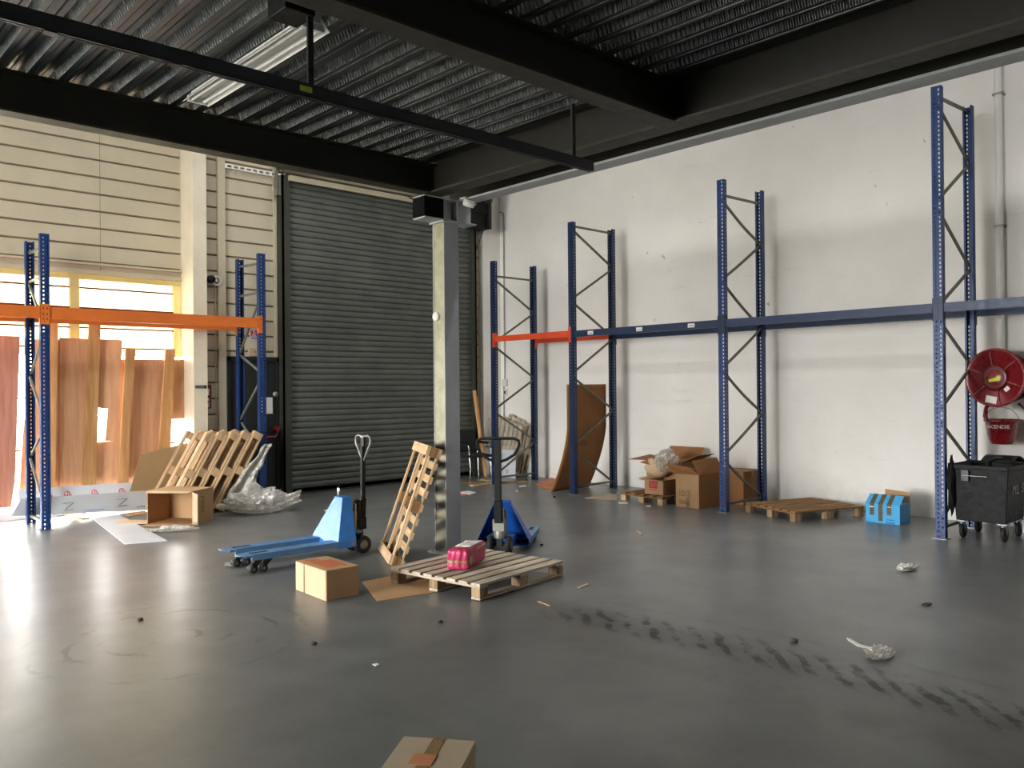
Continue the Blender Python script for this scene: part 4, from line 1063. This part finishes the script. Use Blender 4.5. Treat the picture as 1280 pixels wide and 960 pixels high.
b = MB(); b.b2((.27, -.06, -.25), (.50, .06, .1)); b.build('wall_bracket', 'hose_red', t, .006)
b = MB(); b.tube([(.2, .18, -.28), (.16, .20, -.36), (.12, .19, -.45), (.12, .17, -.5)], [.02, .022, .026, .018], 10); b.build('hose_nozzle', 'hose_red', t)
b = MB(); b.tube([(.25, -.12, -.30), (.25, -.18, -.36), (.25, -.26, -.35)], .016, 8); b.lathe([(.03, 0), (.03, .015), (0, .016)], (.25, -.2, -.35), (0, -1, 0), 10); b.build('valve', 'dark_steel', t)
c = AX(1252, 524, 10.80)
t = thing('fire_bucket', 'red fire bucket marked INCENDIE hanging under the hose reel', 'bucket', (10.80, c.y, c.z-.29))
b = MB(); rt_, rb = .178, .118; hh = .29
b.lathe([(0, .012), (rb-.01, .0), (rb, .005), (rb+.02, .05), (rt_-.006, hh-.03), (rt_+.006, hh-.028), (rt_+.008, hh), (rt_-.004, hh), (rb-.004, .02), (0, .02)], (0, 0, 0), (0, 0, 1), 36); b.build('pail', 'hose_red', t)
vs, fs = text_mesh('INCENDIE', .058); b = MB(); zc = .205; out = []
for v in vs:
    z = zc+v.y; r_ = rb+.02+(rt_-rb-.026)*(z-.05)/(hh-.08)+.0015+v.z; a = math.pi - v.x/r_ * -1
    a = math.pi + v.x/r_; out.append((r_*math.cos(a), r_*math.sin(a), z))
b.add(out, fs); tag(b.build('lettering', 'white_print', t), 'white letters reading INCENDIE')
b = MB(); b.tube([(0, rt_*math.cos(q*math.pi/14), hh-.02+.16*math.sin(q*math.pi/14)) for q in range(15)], .004, 6); b.build('handle', 'galvanised', t)
b = MB(); b.tube([(0, 0, hh+.135), (.0, 0, hh+.17), (.10, 0, hh+.175), (.245, 0, hh+.175)], .006, 6); b.build('hook', 'galvanised', t)
# wheeled bin
bx, by0, by1 = 9.77, 2.83, 3.40
t = thing('wheeled_bin', 'black wheeled bin on castors beside the tallest blue upright', 'bin', (bx, by0, 0)); Wd = by1-by0; Dp = .66
b = MB(); z0, z1 = .20, .80
lo = [(.03, .04), (Dp-.03, .04), (Dp-.03, Wd-.04), (.03, Wd-.04)]; hi = [(0, 0), (Dp, 0), (Dp, Wd), (0, Wd)]
b.add([(x, y, z0) for x, y in lo]+[(x, y, z1) for x, y in hi]+[(x*.94+.02, y*.94+.015, z1) for x, y in hi]+[(x*.9+.03, y*.9+.025, z0+.05) for x, y in lo],
      [(3, 2, 1, 0), (0, 1, 5, 4), (1, 2, 6, 5), (2, 3, 7, 6), (3, 0, 4, 7), (4, 5, 9, 8), (5, 6, 10, 9), (6, 7, 11, 10), (7, 4, 8, 11), (8, 9, 13, 12), (9, 10, 14, 13), (10, 11, 15, 14), (11, 8, 12, 15), (12, 13, 14, 15)])
b.build('tub', 'black_plastic', t, .012)
b = MB(); b.b2((-.025, -.02, z1-.03), (Dp+.02, -.002, z1+.015)); b.b2((-.025, Wd+.002, z1-.03), (Dp+.02, Wd+.02, z1+.015)); b.b2((-.025, -.002, z1-.03), (-.002, Wd+.002, z1+.015)); b.b2((Dp+.002, -.002, z1-.03), (Dp+.02, Wd+.002, z1+.015)); b.build('rim', 'black_plastic', t, .006)
b = MB(); b.grid(lambda u, v: Vector((.10+u*(Dp-.12), -.015+v*(Wd*.55), z1+.03+.10*math.sin(math.pi*min(1, u*1.1+.1))*.8)), 10, 8); b.build('lid', 'black_plastic', t, solid=.012)
b = MB(); b.tube([(.06, .20, z1+.01), (.03, .19, z1+.07), (.01, .13, z1+.11), (.02, .06, z1+.11)], .022, 10); b.build('lid_handle', 'black_plastic', t)
b = MB(); b.cyl((-.035, .20, .70), (-.035, .44, .70), .006, 8); b.build('front_rod', 'galvanised', t)
b = MB(); b.b2((-.03, .38, .64), (-.015, .46, .76)); b.build('latch_plate', 'rail', t, .004)
b = MB(); o_ = Vector((3, 8, 1))
b.grid(lambda u, v: (lambda d, k: Vector((.0+d.x*.09*k, Wd-.01+d.y*.035*k, .58+d.z*.30*k)))(Vector((math.sin(math.pi*(.01+.98*v))*math.cos(2*math.pi*u), math.sin(math.pi*(.01+.98*v))*math.sin(2*math.pi*u), math.cos(math.pi*(.01+.98*v)))), 1+.35*noise.noise(Vector((math.cos(6.28*u), math.sin(6.28*u), v*6))*1.7+o_)), 20, 24); b.build('folded_liner', 'black_fabric', t)
b = MB(); lettering(b, 'M.L  S', .15, (.33, -.012, .55), (1, 0, 0), (0, 0, 1)); 
for v in b.v: v.y += .012*(1) - .04*(1-(v.z-z0)/(z1-z0))*-1 - .014
b.build('lettering', 'wheel_hub', t)
for x in (.09, Dp-.09):
    for y in (.08, Wd-.08):
        b = MB(); b.b2((x-.05, y-.045, .185), (x+.05, y+.045, .20)); b.lathe([(.03, .16), (.03, .186)], (x, y, 0), (0, 0, 1), 14)
        for e in (-1, 1): b.prism([(x-.03, y+e*.026, .165), (x+.03, y+e*.026, .165), (x+.055, y+e*.026, .075), (x+.02, y+e*.026, .075)], (0, e*.004, 0))
        cs = b.build('castor', 'wheel_hub', t)
        b = MB(); b.lathe([(.02, -.02), (.07, -.02), (.082, -.012), (.082, .012), (.07, .02), (.02, .02)], (x+.035, y, .082), (0, 1, 0), 24); b.build('castor_wheel', 'rubber', cs)
t = carton('white box with blue marks on the floor behind the black bin', (10.62, 2.30, 0), 0, (.30, .70, .25), 'white_sheet', seam=None)
b = MB(); b.b2((-.0015, .40, .06), (0, .46, .10)); b.b2((-.0015, .30, .15), (0, .40, .19)); b.build('print', 'print_blue', t)

# ================================================================== chair, corner pallets and leftovers
t = thing('armchair', 'black chair with chrome legs in the far corner', 'chair', (9.74, 11.56, 0), R(-6))
b = MB(); b.b2((-.02, -.02, .42), (.48, .44, .47)); b.build('seat', 'black_fabric', t, .02)
b = MB(); b.grid(lambda u, v: Vector((.0+.46*u, .46+.09*v+.03*math.sin(math.pi*u), .50+.40*v)), 8, 8); b.build('backrest', 'black_fabric', t, solid=.035)
for x in (0, .46):
    b = MB(); b.tube([(x, .05, .0), (x, .03, .22), (x, .06, .45), (x, .09, .62), (x, .15, .66), (x, .42, .66)], .012, 8); b.build('leg', 'chrome', t)
    b = MB(); b.tube([(x, .50, .66), (x, .46, .45), (x, .44, .0)], .012, 8); b.build('leg', 'chrome', t)
    b = MB(); b.b2((x-.025, .10, .668), (x+.025, .45, .695)); b.build('armrest', 'black_plastic', t, .01)
# two wrapped pallets against the right wall
for k, (yy, tilt, xx, lab) in enumerate(((11.98, 20, 10.895, 'wrapped wooden pallet flat against the white wall in the far corner'), (11.98, 14, 10.735, 'wrapped wooden pallet in front of the other one in the far corner'))):
    tt = R(tilt); ux = Vector((0, -math.sin(tt), math.cos(tt))); uz = Vector((-1, 0, 0)); uy = uz.cross(ux)
    pallet(lab, Vector((xx+.14, 11.49+.01*k, .002)) + (Vector((0, 0, 0)) if uy.y < 0 else Vector((0, -.0, 0))) + (Vector((0, 0, 0))), 0, 1.0, .70, 6, .09, .09, ('wood_grey', 'wood_grey_y', 'wood_grey'), rot=basis_rot(ux, uy, uz))
b = MB(); b.prism([(10.57, 11.28, .004), (10.57, 12.02, .004), (10.585, 12.02, .53), (10.585, 11.28, .53)], (.010, 0, 0)); t = tag(b.build('white_board', 'white_sheet'), 'white panel standing in front of the wrapped pallets in the corner', 'board')
b = MB(); b.lathe([(0, 0), (.045, 0), (.045, .0015), (0, .0015)], (10.572, 11.50, .12), (-1, 0, 0), 12); b.build('stain', 'grey_sheet', t)
def drape(name, label, cat, fn, nu, nv, mat='film'):
    b = MB(); b.grid(fn, nu, nv); return tag(b.build(name, mat, solid=.0015), label, cat)
def wr(p, a, s_, seed): 
    q = p*s_ + Vector((seed, seed*2.3, 1)); return a*(noise.noise(q)+.6*abs(noise.noise(q*2.3))+.4*abs(noise.noise(q*5)))
drape('plastic_wrap', 'clear plastic wrap sagging over the pallets in the far corner', 'plastic wrap', lambda u, v: (lambda p: p+Vector((wr(p, -.02, 5, 3)-.015, 0, wr(p, .03, 5, 8))))(Vector((10.66-.02*math.sin(v*3) if v < .75 else 10.66+(v-.75)*1.0, 12.10-u*.95, .62+.5*min(v/.75, 1) - .12*u))), 30, 24, 'film_thin')
b = MB(); b.bar(AY(593, 488, 12.02), AY(607, 596, 11.98), .035, .07, (0, 1, 0)); tag(b.build('timber_plank', 'stud'), 'thin timber plank leaning beside the shutter guide', 'timber')
for k, (p, q, lab) in enumerate((((576, 604), (596, 602.5), 'splintered board end lying under the black chair'), ((590, 607), (612, 604), 'broken pallet board on the floor by the corner upright'), ((624, 603), (658, 601.5), 'long dark board on the floor below the white panel'), ((602, 599.5), (612, 601), 'short wood scrap behind the corner upright'))):
    b = MB(); b.bar(G(*p, .014), G(*q, .014), .07, .022, (0, 0, 1)); tag(b.build('wood_scrap', ('wood_brown', 'wood', 'wood_brown', 'wood')[k]), lab, 'wood scrap')
# film at the left pallets and cartons
drape('plastic_wrap', 'clear plastic wrap hanging down the right side of the leaning pallets', 'plastic wrap', lambda u, v: (lambda p: p+Vector((wr(p, .03, 6, 4), -abs(wr(p, .05, 7, 9)), 0)))(Vector((4.98+.55*v+ (u-.5)*(.22+.10*math.sin(v*5)), 11.10-.02*math.sin(u*9), .10+.82*v))), 24, 30)
crumple('plastic_wrap', 'crumpled heap of clear plastic wrap on the floor by the blue upright', 'plastic wrap', (5.26, 10.74, 0), (.46, .26, .27), 2, amp=.40, nu=60, nv=40, rot=R(-8))
p = G(216, 664); crumple('plastic_wrap', 'small flat piece of clear plastic at the mouth of the open carton', 'plastic wrap', (p.x, p.y, 0), (.22, .10, .05), 7, amp=.5, rot=R(-30))
p = G(304, 709); crumple('plastic_wrap', 'shiny scrap of clear film under the forks of the pale blue jack', 'plastic wrap', (p.x, p.y+.12, 0), (.11, .05, .03), 12, amp=.5)
p = G(1099, 821); crumple('plastic_wrap', 'crumpled clear plastic on the floor at the lower right', 'plastic wrap', (p.x, p.y, 0), (.10, .06, .035), 15, amp=.6)
p = G(1133, 712); crumple('paper_scrap', 'crumpled whitish paper on the floor in front of the black bin', 'litter', (p.x, p.y, 0), (.12, .05, .035), 21, 'paper', amp=.7)

# ================================================================== things on the walls
c, e = AY(281, 207, BY-.07), AY(352, 215, BY-.07)
t = thing('chain_bracket', 'white perforated steel bar with a bracket beside the top of the shutter', 'bracket', (c.x, BY-.07, c.z)); L = e.x-c.x
b = MB(); n = 9
for k in range(n):
    x = L*k/n; b.b2((x, -.003, .02), (x+L/n, .003, .035)); b.b2((x, -.003, -.03), (x+L/n, .003, -.015)); b.b2((x, -.003, -.015), (x+L/n*.35, .003, .02))
b.b2((0, 0, .031), (L, .068, .035)); b.build('perforated_bar', 'white_enamel', t)
b = MB(); b.b2((L-.12, -.10, -.34), (L-.112, .07, .05)); b.b2((L-.12, -.10, -.34), (L+.02, -.094, -.02)); b.b2((L-.12, -.10, -.02), (L+.02, .0, -.012)); b.build('bracket_plate', 'galvanised', t)
b = MB(); b.cyl((L-.05, -.09, -.10), (L-.05, .06, -.10), .045, 16); b.build('chain_wheel', 'galvanised', t)
b = MB(); b.b2((.02, .0, -.02), (.05, .068, .03)); b.build('end_lug', 'galvanised', t)
c = AY(264, 349, BY-.12); e = AY(270.5, 351, BY-.06)
t = thing('wall_sounder', 'small black round fitting with a white ring on the wall beside the pillar', 'wall fitting', (c.x, BY, c.z))
b = MB(); b.lathe([(0, .16), (.055, .155), (.06, .10), (.04, .02), (.03, .0)], (.0, 0, 0), (0, -1, 0), 20); b.build('body', 'black_plastic', t)
b = MB(); b.tube([(e.x-c.x+.065*math.cos(q*math.pi/10), -.07, -.01+.065*math.sin(q*math.pi/10)) for q in range(20)], .012, 8, True); b.b2((e.x-c.x-.015, -.07, -.02), (e.x-c.x+.015, 0, .01)); b.build('ring', 'white_enamel', t)
b = MB(); b.cyl((e.x, BY-.015, .15), (e.x, BY-.015, c.z-.08), .010, 8); tag(b.build('conduit', 'cladding'), 'thin cream conduit on the wall strip beside the pillar', 'conduit')
a, c = AY(312.5, 411.5, BY-.01), AY(322.5, 424.5, BY-.01)
t = thing('safety_sign', 'small white safety sign with a red picture above the black door', 'sign', (a.x, BY-.008, c.z)); w_, h_ = c.x-a.x, a.z-c.z
b = MB(); b.b2((0, 0, 0), (w_, .007, h_)); b.build('plate', 'paper', t)
b = MB(); b.b2((w_*.08, -.001, h_*.28), (w_*.92, 0, h_*.95)); b.build('red_field', 'print_red', t)
b = MB(); b.lathe([(0, .0), (.016, .0), (.016, .001), (0, .001)], (w_*.48, -.001, h_*.82), (0, -1, 0), 10); b.bar((w_*.5, -.0015, h_*.74), (w_*.45, -.0015, h_*.52), .022, .001, (0, 1, 0)); b.bar((w_*.45, -.0015, h_*.54), (w_*.70, -.0015, h_*.36), .014, .001, (0, 1, 0)); b.bar((w_*.46, -.0015, h_*.54), (w_*.26, -.0015, h_*.36), .014, .001, (0, 1, 0)); b.bar((w_*.5, -.0015, h_*.72), (w_*.72, -.0015, h_*.60), .012, .001, (0, 1, 0)); b.build('running_figure', 'white_print', t)
b = MB(); b.b2((w_*.08, -.001, h_*.06), (w_*.92, 0, h_*.22)); b.build('blue_band', 'print_blue', t)
a, c = AY(314, 436.5, BY-.05), AY(323, 445, BY-.05)
t = thing('emergency_light', 'small beige box with two dots above the black door', 'wall fitting', (a.x, BY-.06, 2.222))
w_ = c.x-a.x+.06; b = MB(); b.b2((-.03, 0, 0), (w_, .06, .125)); b.build('housing', 'card_pale', t, .006)
for u in (.35, .75):
    b = MB(); b.lathe([(0, 0), (.010, 0), (.010, .004), (0, .005)], (w_*u, 0, .07), (0, -1, 0), 10); b.build('dot', 'print_dark', t)
a, c = AY(240, 480, 12.09), AY(258.4, 486, 12.09)
t = thing('name_plate', 'small dark grey plate on the front of the cream pillar', 'plate', (4.90, 12.095, AY(249, 485.5, 12.09).z))
b = MB(); b.b2((0, -.004, 0), (.165, .005, .046)); b.build('plate', 'wheel_hub', t)
b = MB(); b.b2((.135, -.006, .002), (.163, -.004, .044)); b.build('end_cap', 'black_plastic', t)
t = thing('extinguisher_sign', 'red and white fire extinguisher sign on the wall strip beside the pillar', 'sign', (5.10, BY-.03, 1.42))
b = MB(); b.b2((0, 0, 0), (.115, .008, .36)); b.build('plate', 'hose_red', t)
b = MB(); b.b2((.012, -.001, .20), (.085, 0, .30)); b.b2((.012, -.001, .02), (.085, 0, .16)); b.build('white_field', 'paper', t)
b = MB(); b.lathe([(0, 0), (.025, 0), (.025, .001), (0, .001)], (.05, -.001, .10), (0, -1, 0), 12); b.b2((.03, -.002, .22), (.055, -.001, .27)); b.build('pictogram', 'black_plastic', t)
# conduits on the white wall
p = AX(629.5, 268, WX-.02); q = AX(631, 474, WX-.02)
b = MB(); b.tube([(WX-.025, 12.16, p.z+.05), (WX-.025, p.y+.06, p.z+.06), (WX-.025, p.y+.01, p.z+.03), (WX-.025, p.y, p.z-.05), (WX-.025, p.y, q.z)], .014, 8)
tag(b.build('conduit', 'galvanised'), 'thin grey conduit running down the white wall near the far corner', 'conduit')
t = thing('switch_box', 'white switch box at the foot of the thin grey conduit', 'electrical box', (WX, p.y, q.z))
b = MB(); b.b2((-.06, -.07, -.14), (0, .06, 0)); b.build('box', 'switch', t, .006)
b = MB(); b.b2((-.05, -.06, -.32), (0, .01, -.20)); b.build('switch', 'switch', t, .006)
b = MB(); b.b2((-.054, -.045, -.29), (-.05, -.005, -.23)); b.build('rocker', 'black_plastic', t)
for y in (.03, .05):
    b = MB(); b.cyl((-.018, y, -.14), (-.018, y, -1.05), .009, 8); b.build('cable', 'galvanised', t)
p = AX(1249.5, 200, WX-.05); b = MB(); b.cyl((WX-.07, p.y, 2.02), (WX-.07, p.y, ROOF-.05), .043, 20)
t = tag(b.build('downpipe', 'white_enamel'), 'white vertical pipe on the wall above the red hose reel', 'pipe')
for px_ in (118, 283):
    z = AX(1250, px_, WX-.05).z; b = MB(); b.b2((WX-.12, p.y-.055, z-.012), (WX-.001, p.y+.055, z+.012)); b.build('pipe_clip', 'galvanised', t)
# shutter motor
b = MB(); b.b2((10.02, 11.86, 4.74), (10.44, 12.08, 5.0)); b.b2((10.10, 11.84, 5.0), (10.44, 12.06, 5.26)); b.build('motor', 'black_plastic', door, .01)
b = MB(); b.b2((10.44, 11.80, 4.72), (10.50, 12.18, 5.30)); b.build('motor_plate', 'black_door', door, .004)
b = MB(); b.bar((10.47, 12.0, 4.74), (10.40, 12.15, 4.35), .03, .02); b.build('motor_strut', 'shutter_frame', door)

# ================================================================== litter on the floor
def scrap(name, label, pts, mat, th=.003, lift=.002): slab(name, label, 'litter', [G(*p) for p in pts], th, mat, lift)
scrap('paper_scrap', 'white paper scrap on the floor in front of the carton pallet', [(773, 628), (784.5, 628.2), (785, 630), (773.5, 629.8)], 'paper')
scrap('paper_scrap', 'small grey paper scrap below the small red printed carton', [(807, 632.3), (814, 632.3), (813, 634), (808, 633.6)], 'paper')
scrap('paper_scrap', 'white paper scrap on the floor between the corner upright and reddish cardboard', [(648, 607.5), (657, 606.5), (658, 608), (650, 609.3)], 'paper')
scrap('wrapper', 'red and white wrapper on the floor right of the steel column', [(574, 615.5), (586, 614), (595, 616), (588, 618.4), (576, 617)], 'white_print', .006)
scrap('wrapper', 'pink sliver of wrapping right of the steel column', [(574.5, 618.2), (583, 618.6), (582, 619.8), (574.5, 619.3)], 'print_red', .006)
scrap('paper_scrap', 'tiny cream scrap left of the deep blue pallet jack handle base', [(644, 613), (648, 612), (648, 615), (645, 615)], 'card_pale', .01)
scrap('paper_strip', 'long white paper strip on the floor at the lower right', [(1058, 798), (1063, 799), (1075, 806), (1090, 810), (1088, 812), (1072, 808.5), (1060, 801)], 'paper')
scrap('leaf', 'dark curled leaf on the floor below the black bin', [(1152, 757), (1158, 755), (1165, 756), (1160, 758.4)], 'litter_brown', .012)
scrap('wood_splinter', 'pale splinter on the floor just right of the pale pallet', [(672, 752.4), (674, 752), (689, 757.6), (687, 758.3)], 'wood', .005)
scrap('wood_splinter', 'pale splinter on the floor in front of the carton pallet, out in the open', [(795, 664), (797, 664), (804, 668.5), (801, 669)], 'card_pale', .008)
scrap('wood_splinter', 'thin splinter on the floor well right of the pale pallet corner', [(722, 735), (734, 730), (736, 731), (724, 736)], 'card_pale', .005)
scrap('paper_strip', 'white paper strip on the floor behind the pale blue pallet jack', [(405, 638), (421, 636.5), (422, 638), (408, 639.4)], 'paper')
scrap('paper_fleck', 'white fleck on the floor left of the bottom carton', [(465, 831), (471, 829.6), (475, 831.5), (470, 833)], 'paper')
def pebble(label, x, y, r, mat='pebble'):
    b = MB(); o = Vector((x, y, 0)); p = G(x, y)
    def fn(u, v):
        d = Vector((math.sin(math.pi*v)*math.cos(2*math.pi*u), math.sin(math.pi*v)*math.sin(2*math.pi*u), math.cos(math.pi*v))); k = r*(1+.5*noise.noise(d*1.6+o)); return Vector((d.x*k, d.y*k, r*.55+d.z*k*.6))
    b.grid(fn, 12, 8); tag(b.build('pebble', mat, loc=(p.x, p.y, 0)), label, 'litter')
pebble('dark pebble on the floor below the brown carton with orange print', 393, 806, .017)
pebble('dark pebble on the floor in front of the pale pallet', 550.5, 778.5, .016)
pebble('dark pebble on the floor by the foot of the curled cardboard', 693, 622, .022)
pebble('dark pebble beside the fork of the deep blue pallet jack', 677, 682, .018)
pebble('brown clod on the floor among the tyre scuffs', 993, 803, .024, 'litter_brown')
pebble('brown clod on the floor near the daylight patch at the left', 175, 776, .022, 'litter_brown')
